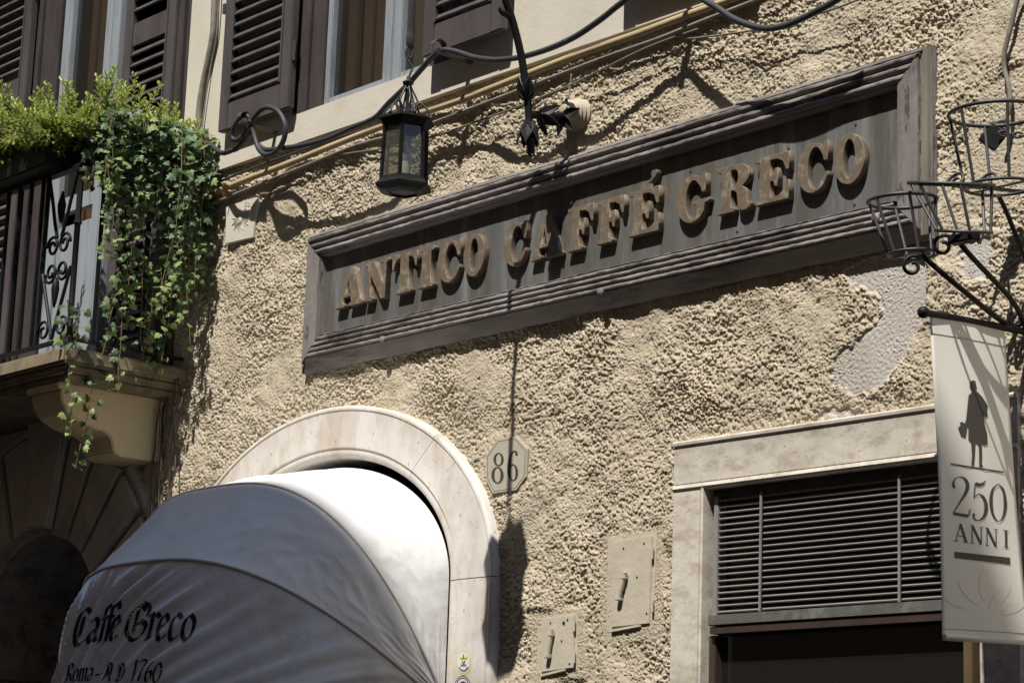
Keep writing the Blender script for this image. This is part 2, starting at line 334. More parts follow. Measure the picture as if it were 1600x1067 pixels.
def rough_height(X, Z, nx, nz, cell):
    s = .80*band(nx, nz, cell, .0185, 1, .85, .38)+.42*band(nx, nz, cell, .0115, 2, 1, .4)+.42*band(nx, nz, cell, .038, 3)+.22*band(nx, nz, cell, .12, 9)
    # thrown crumbs of mortar: overlapping domes of many sizes, thinner in places
    g = np.random.default_rng(77); N = int(nx*nz*cell*cell*9600); gi = g.uniform(0, nx, N); gk = g.uniform(0, nz, N)
    dn = band(nx, nz, cell, .22, 41)[gk.astype(int) % nz, gi.astype(int) % nx]; ok = g.normal(0, 1, N) < dn*.45+1.5; gi, gk = gi[ok], gk[ok]; N = len(gi)
    gr = np.exp(g.normal(math.log(.0049), .38, N)).clip(.0031, .0110); gh = g.uniform(-.0028, .0028, N)+gr*.2; asp = g.uniform(.7, 1.25, N); tl = g.uniform(-.25, .35, N)
    crumb = np.full((nz, nx), -.0060); R_ = int(math.ceil(.0125/cell))
    for dk in range(-R_, R_+1):
        for di in range(-R_, R_+1):
            ii = gi.astype(int)+di; kk = gk.astype(int)+dk; okk = (ii >= 0) & (ii < nx) & (kk >= 0) & (kk < nz)
            dx = (ii+.0-gi)*cell*asp; dz = (kk+.0-gk)*cell/asp; d2 = (dx*dx+dz*dz)/(gr*gr); okk &= d2 < 1
            np.maximum.at(crumb, (kk[okk], ii[okk]), (gh+1.0*gr*np.sqrt(np.maximum(0, 1-d2))-.004-dz*tl)[okk])
    h = np.where(crumb > 0, .0030*np.tanh(crumb/.0036), crumb*.78)
    wear = np.clip(.5+.55*band(nx, nz, cell, .30, 43), 0, 1); h = h*(1-.38*wear)+.0007*s
    big = .007*band(nx, nz, cell, .45, 4)+.0028*band(nx, nz, cell, .14, 5)
    amp = .86*np.clip(1.0+.32*band(nx, nz, cell, .55, 6), .35, 1.5)
    amp *= np.clip(1.18-.16*np.clip((4.4-Z)/1.5, 0, 1), .6, 1.3)
    smooth = np.zeros_like(X); grey = np.zeros_like(X)
    def zone(pts, val=1.0, arr=None):
        nonlocal smooth
        k = in_poly(X, Z, xz(*pts)); smooth = np.maximum(smooth, k*val); return k
    gp = zone([(1312,425),(1360,405),(1446,398),(1448,450),(1445,495),(1430,510),(1412,560),(1370,606),(1335,616),(1298,596),(1302,556),(1326,542),(1364,508),(1380,485),(1370,458),(1335,446)], .9)
    g2 = zone([(1500,392),(1518,372),(1552,368),(1550,400),(1538,432),(1512,442),(1502,425)], .55)
    g3 = zone([(1265,655),(1300,635),(1350,640),(1330,655)], .4)
    zone([(1505,240),(1535,140),(1600,95),(1640,95),(1640,300),(1560,330),(1512,330)], .8)
    zone([(938,838),(1034,820),(1038,1000),(940,1010)], .85); zone([(826,955),(915,945),(915,1062),(830,1062)], .8)
    zone([(748,690),(778,674),(812,672),(832,695),(830,755),(812,776),(765,782),(748,755)], .6)
    zone([(335,315),(405,295),(402,380),(340,392)], .5)
    zone([(845,700),(905,680),(930,720),(880,760)], .3)
    grey = np.clip(gp*1.0+g2*.8+g3*.7, 0, 1)
    k = max(3, int(.022/cell)) | 1
    nb = band(nx, nz, cell, .05, 8)
    smooth = np.clip(blur(smooth, k), 0, 1); grey = np.clip((blur(grey, max(3, int(.03/cell)) | 1)-.30+.16*nb)*5, 0, 1)
    h = h*amp*(1-.93*smooth)*(1-.96*grey) - .009*grey + .0006*smooth*band(nx, nz, cell, .022, 12)+.0010*wear*band(nx, nz, cell, .011, 45, 1, .4)
    lump = np.zeros_like(X)
    for px, py, rr, aa in [(1090,600,.10,.012),(1110,635,.09,.010),(1060,650,.07,.008),(1000,660,.06,-.010),(880,560,.1,.006),(690,600,.12,.006),(935,860,.05,-.01),(1130,590,.05,-.012),(1085,575,.04,-.012)]:
        c = W(px, py); lump += aa*np.exp(-(((X-c.x)**2+(Z-c.z)**2)/rr**2))
    return h+big*.6*(1-smooth)+lump*(.6+.4*np.clip(s, -1, 1)), grey
def coarse_height(X, Z, nx, nz, cell):
    return .006*band(nx, nz, cell, cell*4, 21)+.008*band(nx, nz, cell, .5, 22)-.03*np.clip((X+2.86)/.06, 0, 1), np.zeros_like(X)

bld = thing('building', 'old cafe building with pitted ochre roughcast wall under a smooth cream upper storey', 'building', (0, 0, 0))
grid_wall('roughcast', -2.78, 2.62, 2.0, BAND_Z+.02, .0030, hole_main, bld, M['wall'], rough_height, 31)
def hole_port(X, Z):
    return np.where(Z > POR_Z, np.hypot(X-POR_X, Z-POR_Z) < POR_R+.1, np.abs(X-POR_X) < POR_R+.1) | ((X > -4.38) & (X < -2.76) & (Z > 3.82))
grid_wall('shaded_roughcast', -6.4, -2.68, 0, BAND_Z+.02, .03, hole_port, bld, M['wall'], coarse_height, 32)
lo = MB()
for a, b in ((-2.78, ARC_X-ARC_A+.13), (ARC_X+ARC_A-.13, SW['x0']+.07), (SW['x1']-.07, 2.62)): lo.add([(a,0,0),(b,0,0),(b,0,2.0),(a,0,2.0)], [(0,1,2,3)])
lo.add([(2.62,0,0),(12,0,0),(12,0,BAND_Z),(2.62,0,BAND_Z)], [(0,1,2,3)]); lo.add([(-25,0,0),(-6.4,0,0),(-6.4,0,BAND_Z),(-25,0,BAND_Z)], [(0,1,2,3)])
lo.build('plain_roughcast', M['wall'], bld)
# smooth storey: slab 3 cm proud with openings for the windows
def holed_slab(x0, x1, z0, z1, holes, yf, yb):
    xs = sorted({x0, x1, *[h[0] for h in holes], *[h[1] for h in holes]}); zs = sorted({z0, z1, *[h[2] for h in holes], *[h[3] for h in holes]})
    mb = MB(); V = {}
    def vi(x, z, y):
        k = (x, z, y)
        if k not in V: V[k] = len(mb.v); mb.v.append(Vector((x, y, z)))
        return V[k]
    inside = lambda x, z: x0 < x < x1 and z0 < z < z1 and not any(h[0] < x < h[1] and h[2] < z < h[3] for h in holes)
    for i in range(len(xs)-1):
        for j in range(len(zs)-1):
            a, b, c, d = xs[i], xs[i+1], zs[j], zs[j+1]; mx, mz = (a+b)/2, (c+d)/2
            if not inside(mx, mz): continue
            mb.f.append((vi(a,c,yf), vi(b,c,yf), vi(b,d,yf), vi(a,d,yf)))
            def nb(di, dj):
                ii, jj = i+di, j+dj
                if not (0 <= ii < len(xs)-1 and 0 <= jj < len(zs)-1): return False
                return inside((xs[ii]+xs[ii+1])/2, (zs[jj]+zs[jj+1])/2)
            if not nb(-1, 0): mb.f.append((vi(a,c,yf), vi(a,d,yf), vi(a,d,yb), vi(a,c,yb)))
            if not nb(1, 0): mb.f.append((vi(b,c,yf), vi(b,c,yb), vi(b,d,yb), vi(b,d,yf)))
            if not nb(0, -1): mb.f.append((vi(a,c,yf), vi(a,c,yb), vi(b,c,yb), vi(b,c,yf)))
            if not nb(0, 1): mb.f.append((vi(a,d,yf), vi(b,d,yf), vi(b,d,yb), vi(a,d,yb)))
    return mb
WB = dict(x0=-1.795, x1=-.56, z0=4.90, z1=6.6); BD = dict(x0=-4.40, x1=-2.735, z0=3.80, z1=6.6)
WC = dict(x0=.70, x1=1.94, z0=4.90, z1=6.6)
holed_slab(-25, 12, BAND_Z, 17, [(WB['x0'], WB['x1'], WB['z0'], WB['z1']), (BD['x0'], BD['x1'], BAND_Z, BD['z1']), (WC['x0'], WC['x1'], WC['z0'], WC['z1'])], -.03, .25).build('plaster_storey', M['plaster'], bld)
for b, mm, dep in ((WB, 'redcurtain', .35), (WC, 'redcurtain', .35), (BD, 'darkroom', .8)):        # rooms behind the openings
    r = MB(); x0, x1, z0, z1 = b['x0']-.01, b['x1']+.01, b['z0']-.01, b['z1']+.01
    v = [(x0,.02,z0),(x1,.02,z0),(x1,.02,z1),(x0,.02,z1),(x0,dep,z0),(x1,dep,z0),(x1,dep,z1),(x0,dep,z1)]
    r.add(v, [(4,5,6,7),(0,1,5,4),(1,2,6,5),(2,3,7,6),(3,0,4,7)]); r.build('room', M[mm], bld)
r = MB(); r.add([(-2.6,.03,0),(-.15,.03,0),(-.15,.03,3.5),(-2.6,.03,3.5),(-2.6,1.5,0),(-.15,1.5,0),(-.15,1.5,3.5),(-2.6,1.5,3.5)], [(4,5,6,7),(0,1,5,4),(1,2,6,5),(2,3,7,6),(3,0,4,7)]); r.build('room', M['darkroom'], bld)
r = MB(); r.add([(.85,.05,.3),(2.3,.05,.3),(2.3,.05,2.98),(.85,.05,2.98),(.85,1.5,.3),(2.3,1.5,.3),(2.3,1.5,2.98),(.85,1.5,2.98)], [(4,5,6,7),(0,1,5,4),(1,2,6,5),(2,3,7,6),(3,0,4,7)]); r.build('room', M['darkroom'], bld)
r = MB(); r.add([(-4.6,.5,0),(-3.1,.5,0),(-3.1,.5,3.2),(-4.6,.5,3.2),(-4.6,2,0),(-3.1,2,0),(-3.1,2,3.2),(-4.6,2,3.2)], [(4,5,6,7),(0,1,5,4),(1,2,6,5),(2,3,7,6),(3,0,4,7)]); r.build('room', M['darkroom'], bld)

st = MB(); st.add([(-150,-150,0),(150,-150,0),(150,150,0),(-150,150,0)], [(0,1,2,3)]); so = st.build('street', M['street']); so['kind'] = 'structure'
# the house across the street: its eaves cast the shade that begins just below the picture and over the awning front
ob = thing('building', 'tall ochre house across the narrow street, behind the camera', 'building', (0, -14, 0))
EZ = 2.05+9.0*1.78
MB().box(-45, 45, -16, -9.45, 0, EZ-.5).build('wall', M['opp'], ob)
MB().box(-45.3, 45.3, -16.3, -9.15, EZ-.49, EZ-.25).build('cornice', M['trav'], ob); MB().box(-45.5, 45.5, -16.5, -9.0, EZ-.24, EZ).build('eaves', M['greystone'], ob)
wm = MB().box(-.55, .55, -.03, .03, -.9, .9).mesh(); wm.materials.append(M['shutter'])
for fx in range(-6, 8):
    for fz in (5.3, 9, 12.6): put('window', wm, None, ob, (fx*3.2, -9.42, fz))

# ------------------------------------------------------------------ string of conduit and wires under the plaster storey
cd_ = MB().tube(pxline([(305,318,.03),(362,290,.03),(450,256,.03),(560,212,.03),(640,183,.03),(720,157,.03),(820,118,.03),(900,87,.03),(1000,52,.03),(1080,22,.03),(1180,-14,.03)], n=6), .0155, 8).build('conduit', M['conduit'], smooth=True)
tag(cd_, 'ochre painted conduit running under the edge of the cream plaster', 'conduit')
for nm, lab, pts, rr, mt in [
    ('wire', 'pale thin wire sagging just below the ochre conduit', [(300,332,.035),(400,290,.03),(470,262,.035),(560,226,.03),(640,205,.04),(740,168,.035),(860,122,.03),(950,88,.03),(1030,60,.03),(1110,28,.03),(1230,-18,.03)], .007, 'dustcable'),
    ('wire', 'brownish lower wire along the roughcast above the sign', [(420,296,.025),(455,262,.03),(520,244,.025),(600,232,.03),(672,215,.05),(740,192,.05),(817,164,.05),(900,129,.05),(1008,76,.05),(1090,46,.05)], .0042, 'wire'),
    ('wire', 'straight dark wire tucked between plaster edge and conduit', [(320,297,.035),(362,276,.037),(480,232,.037),(600,193,.037),(675,168,.037),(792,127,.037),(900,83,.037),(982,55,.037),(1062,26,.037),(1150,-6,.037)], .006, 'cable'),
    ('wire', 'thin grey wire beneath the sagging black cable at top right', [(1068,62,.05),(1120,56,.06),(1180,47,.06),(1250,30,.06),(1310,12,.06),(1360,-8,.06)], .004, 'wire'),
    ('wire', 'stray wire end curling up behind the ceramic insulator', [(893,116,.05),(891,135,.05),(888,152,.06),(880,164,.09)], .004, 'dustcable')]:
    tag(MB().tube(pxline(pts, n=5), rr, 6).build(nm, M[mt], smooth=True), lab, 'wire')
# thick old cable down the cream strip between the balcony door and the window
t = MB().tube(pxline([(337,-30,.06),(335,0,.06),(333,50,.06),(325,95,.055),(318,128,.05),(312,165,.05),(310,200,.05),(310,240,.05),(311,290,.05)], n=6), .0165, 8)
tag(t.build('cable', M['dustcable'], smooth=True), 'thick dusty cable hanging down the cream wall beside the ivy', 'cable')
t = MB().tube(pxline([(342,-20,.06),(339,50,.05),(330,100,.045),(322,150,.045),(316,200,.045),(314,250,.045),(313,295,.045)], n=6), .0045, 6)
tag(t.build('cable', M['dustcable'], smooth=True), 'thin cable hanging right beside the thick dusty one', 'cable')
# main black cable with its coil
main = [(312,222,0.090),(322,224,0.110),(332,229,0.120),(346,239,0.160),(360,236,0.170),(372,231,0.170),(386,212,0.180),(391,190,0.190),(384,180,0.205),(374,186,0.210),(364,203,0.205),(363,216,0.200),(371,219,0.195),(384,208,0.190),(396,186,0.195),(408,172,0.205),(420,168,0.210),(434,174,0.210),(444,190,0.205),(446,206,0.200),(441,224,0.195),(430,238,0.190),(415,242,0.185),(404,232,0.180),(398,214,0.180),(393,196,0.190),(391,188,0.205)]
tag(MB().tube(pxline(main, n=6), .0125, 8).build('cable', M['cable'], smooth=True), 'black rubber cable coiled in loops under the left shutter', 'cable')
fest = [(392,205,0.170),(400,222,0.170),(415,234,0.170),(440,232,0.175),(475,227,0.180),(512,217,0.180),(550,200,0.185),(575,190,0.190),(590,181,0.190),(607,162,0.190),(635,135,0.190),(657,110,0.190),(675,90,0.195),(690,79,0.200),(712,81,0.190),(740,90,0.190),(770,94,0.200),(800,92,0.200),(825,87,0.200),(862,75,0.200),(900,57,0.200),(937,32,0.200),(962,12,0.200),(985,-6,.200),(1008,-30,.200),(1026,-52,.205),(1036,-62,.210),(1044,-62,.210),(1054,-50,.205),(1074,-24,.200),(1100,0,0.200),(1120,12,0.200),(1145,29,0.205),(1175,41,0.210),(1200,45,0.210),(1225,41,0.210),(1250,31,0.210),(1270,21,0.210),(1300,5,0.210),(1325,-12,0.210)]
tag(MB().tube(pxline(fest, n=6), .0125, 8).build('cable', M['cable'], smooth=True), 'long black cable sagging in swags from the shutter hook across the wall', 'cable')
rc = [(1598,-20,.03),(1590,0,.03),(1580,40,.03),(1570,80,.035),(1569,105,.03),(1575,130,.03),(1578,155,.03),(1574,180,.04),(1563,194,.06)]
tag(MB().tube(pxline(rc, n=6), .0085, 8).build('cable', M['dustcable'], smooth=True), 'pale grey cable wriggling down behind the uppermost pot ring', 'cable')

# ------------------------------------------------------------------ the sign
sgn = thing('shop_sign', 'long framed shop sign with raised bronze letters ANTICO CAFFÉ GRECO', 'sign', (.17, 0, SG['z0']))
def frame_side(a, b, inward, name, mat, prof, seg, extend=True, seed=0):
    # a,b outer corners (x,z); inward: unit (x,z); mitred at both ends
    g = random.Random(seed); ax, az = a; bx, bz = b; L = math.hypot(bx-ax, bz-az); dx, dz = (bx-ax)/L, (bz-az)/L
    mb = MB(); n = len(prof); vs = []; fs = []
    wob = [[g.uniform(-1, 1)*.0011 for _ in prof] for _ in range(seg+1)]
    for i in range(seg+1):
        t = i/seg
        for k, (w, h) in enumerate(prof):
            s = w + (L-2*w)*t
            vs.append((ax+dx*s+inward[0]*w, -(h+(wob[i][k] if h > .004 else 0)), az+dz*s+inward[1]*w+(wob[i][k]*.7)))
    for i in range(seg):
        for k in range(n-1): fs.append((i*n+k, i*n+k+1, (i+1)*n+k+1, (i+1)*n+k))
    mb.add(vs, fs); o = mb.build(name, mat, sgn, smooth=50); return o
def beads(pos, r, base):
    out = []
    for c in pos:
        for t in (-80, -50, -18, 18, 50, 80): out.append((c+r*math.sin(math.radians(t)), base-.006+r*1.6*math.cos(math.radians(t))))
    return out
profH = [(0, 0), (0, .026), (.010, .038), (.022, .046)] + beads((.038, .069, .100), .0148, .048) + [(.1165, .050), (.121, .046), (.123, .008)]
profB = [(0, 0), (0, .014), (.003, .018), (.056, .058)] + beads((.069, .092, .115, .137), .0112, .052) + [(.152, .055), (.158, .042), (.161, .008)]
profV = [(0, 0), (0, .028), (.012, .038), (.034, .044), (.036, .060), (.060, .063), (.075, .061), (.095, .063), (.115, .061), (.126, .058), (.130, .040), (.131, .008)]
x0, x1, z0, z1 = SG['x0'], SG['x1'], SG['z0'], SG['z1']
frame_side((x0, z1), (x1, SG_TR), (0, -1), 'top_rail', M['signwood'], profH, 150, seed=1)
frame_side((x0, z0), (x1, z0), (0, 1), 'bottom_rail', M['signwood'], profB, 150, seed=2)
frame_side((x0, z0), (x0, z1), (1, 0), 'side_rail', M['signwood_v'], profV, 40, seed=3)
rr = frame_side((x1, z0), (x1, SG_TR), (-1, 0), 'side_rail', M['signwood_v'], profV, 40, seed=4); rr['label'] = 'flaking right rail with bare grey wood at its outer edge'
frame_side((x0+.002, z1+.002), (x1-.002, SG_TR+.002), (0, -1), 'weathered_board', M['barewood_h'], [(0, .001), (0, .028), (.004, .034), (.011, .041), (.016, .045), (.021, .050), (.0235, .047)], 220, seed=9)
mb = MB()
for i in range(14):
    za, zb = z0+.012+(SG_TR-z0-.02)*i/14, z0+.012+(SG_TR-z0-.02)*(i+1)/14
    a, b = random.uniform(-.002, .004), random.uniform(-.002, .004)
    mb.add([(x1-.033+a,-.040,za),(x1+.001,-.022,za),(x1+.001,-.022,zb),(x1-.033+b,-.040,zb),(x1-.033+a,-.0475,za),(x1-.006,-.044,za),(x1-.006,-.044,zb),(x1-.033+b,-.0475,zb)],
           [(4,5,6,7),(5,1,2,6),(0,4,7,3)])
mb.build('bare_board', M['barewood'], sgn)
MB().box(x0+.1, x1-.1, -.016, -.004, z0+.1, z1-.06).build('panel', M['signpanel'], sgn)
for px, py in ((597, 531), (938, 456), (1368, 341)):
    c = W(px, py, .065); MB().lathe((c.x, -.056, c.z), (0,-1,0), [(.017, 0), (.017, .012), (.011, .017), (.004, .019)], 10).build('bolt', M['signwood'], sgn, smooth=40)
for px, py in ((1079,268),(1319,190),(1337,195),(1292,199),(1232,232),(1368,309),(1152,362),(1335,320),(963,275),(1058,240),(905,385),(1101,271)):
    c = W(px, py, .017); MB().lathe((c.x, -.0155, c.z), (0,-1,0), [(.0052, 0), (.0045, .003), (.002, .0045)], 8).build('screw', M['rust_iron'], sgn, smooth=40)
# letters
def arc(cx, cy, rx, ry, a0, a1, n=18):
    return [(cx+rx*math.cos(math.radians(a0+(a1-a0)*i/n)), cy+ry*math.sin(math.radians(a0+(a1-a0)*i/n))) for i in range(n+1)]
GL = {
 'A': [[(0,0),(.36,0),(.36,.09),(.27,.10),(.31,.25),(.55,.25),(.58,.10),(.49,.09),(.49,0),(1,0),(1,.09),(.93,.10),(.65,1),(.40,1),(.11,.10),(0,.09)], [(.345,.335),(.525,.335),(.44,.70)]],
 'N': [[(0,0),(.36,0),(.36,.09),(.25,.10),(.25,.64),(.70,0),(.90,0),(.90,.90),(1,.91),(1,1),(.64,1),(.64,.91),(.76,.90),(.76,.44),(.36,1),(0,1),(0,.91),(.12,.90),(.12,.10),(0,.09)]],
 'T': [[(.20,0),(.80,0),(.80,.09),(.67,.11),(.67,.89),(.78,.88),(.87,.80),(.92,.62),(1,.62),(1,1),(0,1),(0,.62),(.08,.62),(.13,.80),(.22,.88),(.33,.89),(.33,.11),(.20,.09)]],
 'I': [[(0,0),(1,0),(1,.09),(.80,.11),(.80,.89),(1,.91),(1,1),(0,1),(0,.91),(.20,.89),(.20,.11),(0,.09)]],
 'C': [arc(.5,.5,.5,.52,62,332,26)+[(1,.36),(.92,.37)]+arc(.57,.49,.25,.43,322,52,20)+[(.80,.72),(.84,.60),(.98,.60),(.98,1.01),(.88,1.01),(.83,.95)]],
 'O': [arc(.5,.5,.5,.52,0,352,40), arc(.5,.5,.19,.40,0,352,30)],
 'F': [[(0,0),(.58,0),(.58,.09),(.45,.11),(.45,.46),(.53,.45),(.58,.33),(.67,.33),(.67,.71),(.58,.71),(.53,.58),(.45,.56),(.45,.89),(.66,.88),(.82,.80),(.90,.60),(1,.60),(1,1),(0,1),(0,.91),(.12,.89),(.12,.11),(0,.09)]],
 'E': [[(0,0),(1,0),(1,.40),(.91,.40),(.83,.20),(.68,.11),(.45,.10),(.45,.45),(.53,.44),(.58,.32),(.67,.32),(.67,.71),(.58,.71),(.53,.58),(.45,.56),(.45,.90),(.66,.89),(.82,.81),(.90,.62),(1,.62),(1,1),(0,1),(0,.91),(.12,.89),(.12,.11),(0,.09)]],
 'R': [[(0,0),(.50,0),(.50,.09),(.40,.11),(.40,.46),(.48,.45),(.56,.38),(.58,.22),(.60,.08),(.70,-.01),(.82,-.02),(.95,.03),(1,.12),(.94,.14),(.89,.11),(.86,.20),(.86,.36),(.80,.47),(.70,.52),(.82,.57),(.90,.66),(.92,.78),(.86,.91),(.74,.98),(.58,1),(0,1),(0,.91),(.11,.89),(.11,.11),(0,.09)], [(.40,.55),(.50,.56),(.57,.62),(.60,.73),(.57,.85),(.50,.90),(.40,.90)]],
 'G': [arc(.46,.5,.46,.52,62,318,26)+[(.84,.20),(.86,.36),(.98,.37),(1,.45),(.50,.45),(.50,.37),(.60,.35),(.61,.18)]+arc(.50,.48,.22,.42,300,52,20)+[(.72,.72),(.76,.60),(.88,.60),(.88,1.01),(.80,1.01),(.75,.95)]],
 'acc': [[(.05,0),(.35,.02),(.80,.45),(1,.80),(.85,1),(.45,1),(.30,.75),(.42,.45)]],
}
def curve_mesh(contours, extrude, bevel):
    cu = bpy.data.curves.new('g', 'CURVE'); cu.dimensions = '2D'; cu.fill_mode = 'BOTH'; cu.extrude = extrude; cu.bevel_depth = bevel; cu.bevel_resolution = 1; cu.offset = -bevel
    for c in contours:
        s = cu.splines.new('POLY'); s.points.add(len(c)-1); s.use_cyclic_u = True
        for q, (a, b) in zip(s.points, c): q.co = (a, b, 0, 1)
    o = bpy.data.objects.new('g', cu); COL.objects.link(o); dg = bpy.context.evaluated_depsgraph_get()
    me = bpy.data.meshes.new_from_object(o.evaluated_get(dg)); bpy.data.objects.remove(o); bpy.data.curves.remove(cu); return me
PL = .044
base_z = (W(655,455,PL).z + W(890,394,PL).z + W(1181,318,PL).z)/3
top_z = (W(613,404,PL).z + W(890,324,PL).z + W(1181,248,PL).z)/3
def lx(px, row):                             # x of a pixel column at mid letter height
    y = {0: 440, 1: 355, 2: 270}[row]; zz = (base_z+top_z)/2; py = y
    for _ in range(6): py += (W(px, py, PL).z-zz)*330
    return W(px, py, PL).x
for ch, a, b, row in [('A',525,568,0),('N',570,607,0),('T',612,651,0),('I',654,678,0),('C',684,720,0),('O',724,757,0),
                      ('C',787.5,823,1),('A',829,878,1),('F',887,927,1),('F',933.5,975,1),('E',983,1030,1),
                      ('G',1057,1109,2),('R',1121,1175,2),('E',1180,1233,2),('C',1246,1295,2),('O',1302.5,1351,2)]:
    xa, xb = lx(a, row), lx(b, row); H = top_z-base_z
    cs = [[(xa+(xb-xa)*u, base_z+H*v) for u, v in c] for c in GL[ch]]
    me = curve_mesh(cs, .0128, .002); me.transform(Matrix.Rotation(math.pi/2, 4, 'X')); me.transform(Matrix.Translation((0, -.0300, 0)))
    put('letter_'+ch.lower(), me, M['letter'], sgn)
a, b = W(1012, 286, PL), W(1028, 264, PL)
me = curve_mesh([[(a.x+(b.x-a.x)*u, a.z+(b.z-a.z)*v) for u, v in GL['acc'][0]]], .0128, .002); me.transform(Matrix.Rotation(math.pi/2, 4, 'X')); me.transform(Matrix.Translation((0, -.0300, 0)))
put('accent', me, M['letter'], sgn)

# ------------------------------------------------------------------ stone surround of the cafe door
def sweep(path, prof, normal_in, mat, name, parent, closed=False):
    # path: (x,z) outer edge; normal_in: (x,z) inward per point; prof: (w,p)
    mb = MB(); n = len(prof); vs = []; fs = []
    for (x, z), (nx_, nz_) in zip(path, normal_in):
        for w, h in prof: vs.append((x+nx_*w, -h, z+nz_*w))
    for i in range(len(path)-1):
        for k in range(n-1): fs.append((i*n+k, (i+1)*n+k, (i+1)*n+k+1, i*n+k+1))
    for e in (0, len(path)-1): fs.append(tuple(e*n+k for k in range(n)))
    mb.add(vs, fs); return mb.build(name, mat, parent, smooth=35)
dsr = thing('door_surround', 'pale travertine arch surround framing the cafe door behind the awning', 'door surround', (ARC_X, 0, 0))
profD = [(0,-.02),(0,.030),(.006,.040),(.014,.044),(.024,.044),(.030,.040),(.032,.034),(.034,.040),(.236,.040),(.238,.034),(.242,.031),(.262,.034),(.278,.030),(.292,.022),(.300,.010),(.302,-.20)]
def arch_pts(t0, t1, n):
    P, N = [], []
    for i in range(n+1):
        t = math.radians(t0+(t1-t0)*i/n); P.append((ARC_X+ARC_A*math.cos(t), ARC_Z+ARC_B*math.sin(t)))
        # inward offset that keeps the inner edge an ellipse with the measured opening
        w = .302; q = (ARC_X+(ARC_A-w)*math.cos(t), ARC_Z+(ARC_B-.235)*math.sin(t)); N.append(((q[0]-P[-1][0])/w, (q[1]-P[-1][1])/w))
    return P, N
for t0, t1 in ((0, 48.4), (48.6, 131.4), (131.6, 180)):
    P, N = arch_pts(t0, t1, 40); sweep(P, profD, N, M['arch'], 'arch_stone', dsr)
for sx in (1, -1):
    P = [(ARC_X+sx*ARC_A, 0), (ARC_X+sx*ARC_A, ARC_Z-.004)]; sweep(P if sx < 0 else P, profD, [(-sx, 0)]*2, M['arch'], 'jamb', dsr)
P, N = arch_pts(-.3, 180.3, 60); sweep(P, [(.003,-.02),(.003,.026),(.25,.030),(.29,.01)], N, M['joint'], 'joint_bed', dsr)

# ------------------------------------------------------------------ dome awning
aw = thing('awning', 'domed white vinyl awning with black gothic lettering over the cafe door', 'awning', (ARC_X, -.4, 2.1))
AX, AA, AN, AL, AZ = -1.375, .905, 3.0, 1.10, 2.10
def hoop(t, al, a=AA, L=AL):
    c, s = math.cos(t), abs(math.sin(t)); X = AX-a*math.copysign(abs(c)**(2/AN), c); v = L*s**(2/AN)
    return Vector((X, -.012-v*math.sin(al), AZ+v*math.cos(al)))
def hoop_ts(n):                              # even spacing along the hoop
    ts = [math.pi*i/2000 for i in range(2001)]; P = [hoop(t, 0) for t in ts]; d = [0]
    for i in range(2000): d.append(d[-1]+(P[i+1]-P[i]).length)
    return list(np.interp(np.linspace(0, d[-1], n+1), d, ts))
HA = [math.radians(q) for q in (2.0, 33.0, 59.0, 96.0)]
AN_T, AN_S = 220, 60
TS = hoop_ts(AN_T)
_rc = [Vector((AX-.884, -.026, 1.95)), Vector((AX-.884, -.026, ARC_Z))]+[Vector((AX-.884*math.cos(math.pi*i/80), -.026, ARC_Z+.545*math.sin(math.pi*i/80))) for i in range(1, 80)]+[Vector((AX+.884, -.026, ARC_Z)), Vector((AX+.884, -.026, 1.95))]
_dl = [0]
for i in range(len(_rc)-1): _dl.append(_dl[-1]+(_rc[i+1]-_rc[i]).length)
REAR = [Vector([float(np.interp(f*_dl[-1], _dl, [q[c] for q in _rc])) for c in range(3)]) for f in np.linspace(0, 1, AN_T+1)]
def panel(k, sag, wrinkle):
    vs = []; fs = []; nS = AN_S
    for i, t in enumerate(TS):
        A, B = hoop(t, HA[k]), hoop(t, HA[k+1])
        if k == 0: A = REAR[i]
        mid = (hoop(t, (HA[k]+HA[k+1])/2) - (A+B)/2)
        for j in range(nS+1):
            s = j/nS; P = A.lerp(B, s) + mid*(4*s*(1-s))*sag
            out = (hoop(t, HA[k]*(1-s)+HA[k+1]*s)-Vector((AX, 0, AZ-.25))); out.normalize()
            P = P + out*(wrinkle(i/AN_T, s, P) if k == 2 else wrinkle(i/AN_T, s)); vs.append(P)
    for i in range(AN_T):
        for j in range(nS): a = i*(nS+1)+j; fs.append((a, a+1, a+nS+2, a+nS+1))
    m = MB(); m.add(vs, fs); return m
_ph = [random.uniform(0, 6.28) for _ in range(12)]
def wr0(u, s): return .004*math.sin(9*u+5*s+_ph[0])*math.sin(math.pi*s)+.8*crease(u, s, 1)
_cn = [band(400, 120, .01, l, 60+i, 1, .4) for i, l in enumerate((.5, .22, .11))]
def crease(u, s, k=0):                       # ridged noise: soft bellies with narrow creases
    a, b = int(min(399, u*399)), int(min(119, s*60+k*40)); e = math.sin(math.pi*min(1, max(0, s)))**.6
    return e*(.0035*_cn[0][b, a]+.0024*(1-abs(_cn[1][b, a]))+.0005*(1-abs(_cn[2][b, a])))
def wr1(u, s): return .003*math.sin(13*u+4*s+_ph[2])*math.sin(math.pi*s)+crease(u, s)
_fx = np.linspace(-8, 4, 6000)
_fn = band(6000, 1, .002, .125, 91, 1, .45)[0]*.62+band(6000, 1, .002, .26, 92, 1, .4)[0]*.6+band(6000, 1, .002, .06, 93, 1, .4)[0]*.16
def wr3(u, s, P):
    e = min(1, s*4.5); q = P.x-.85*P.z+.10*math.sin(4*P.x+3*P.z); side = max(.25, min(1, (.45-P.x-1.0)/.9))
    return e*.023*side*float(np.interp(q, _fx, _fn))
p0 = panel(0, .12, wr0); o = p0.build('rear_panel', M['vinyl'], aw, smooth=True)
p1 = panel(1, -.12, wr1); o = p1.build('middle_panel', M['vinyl'], aw, smooth=True)
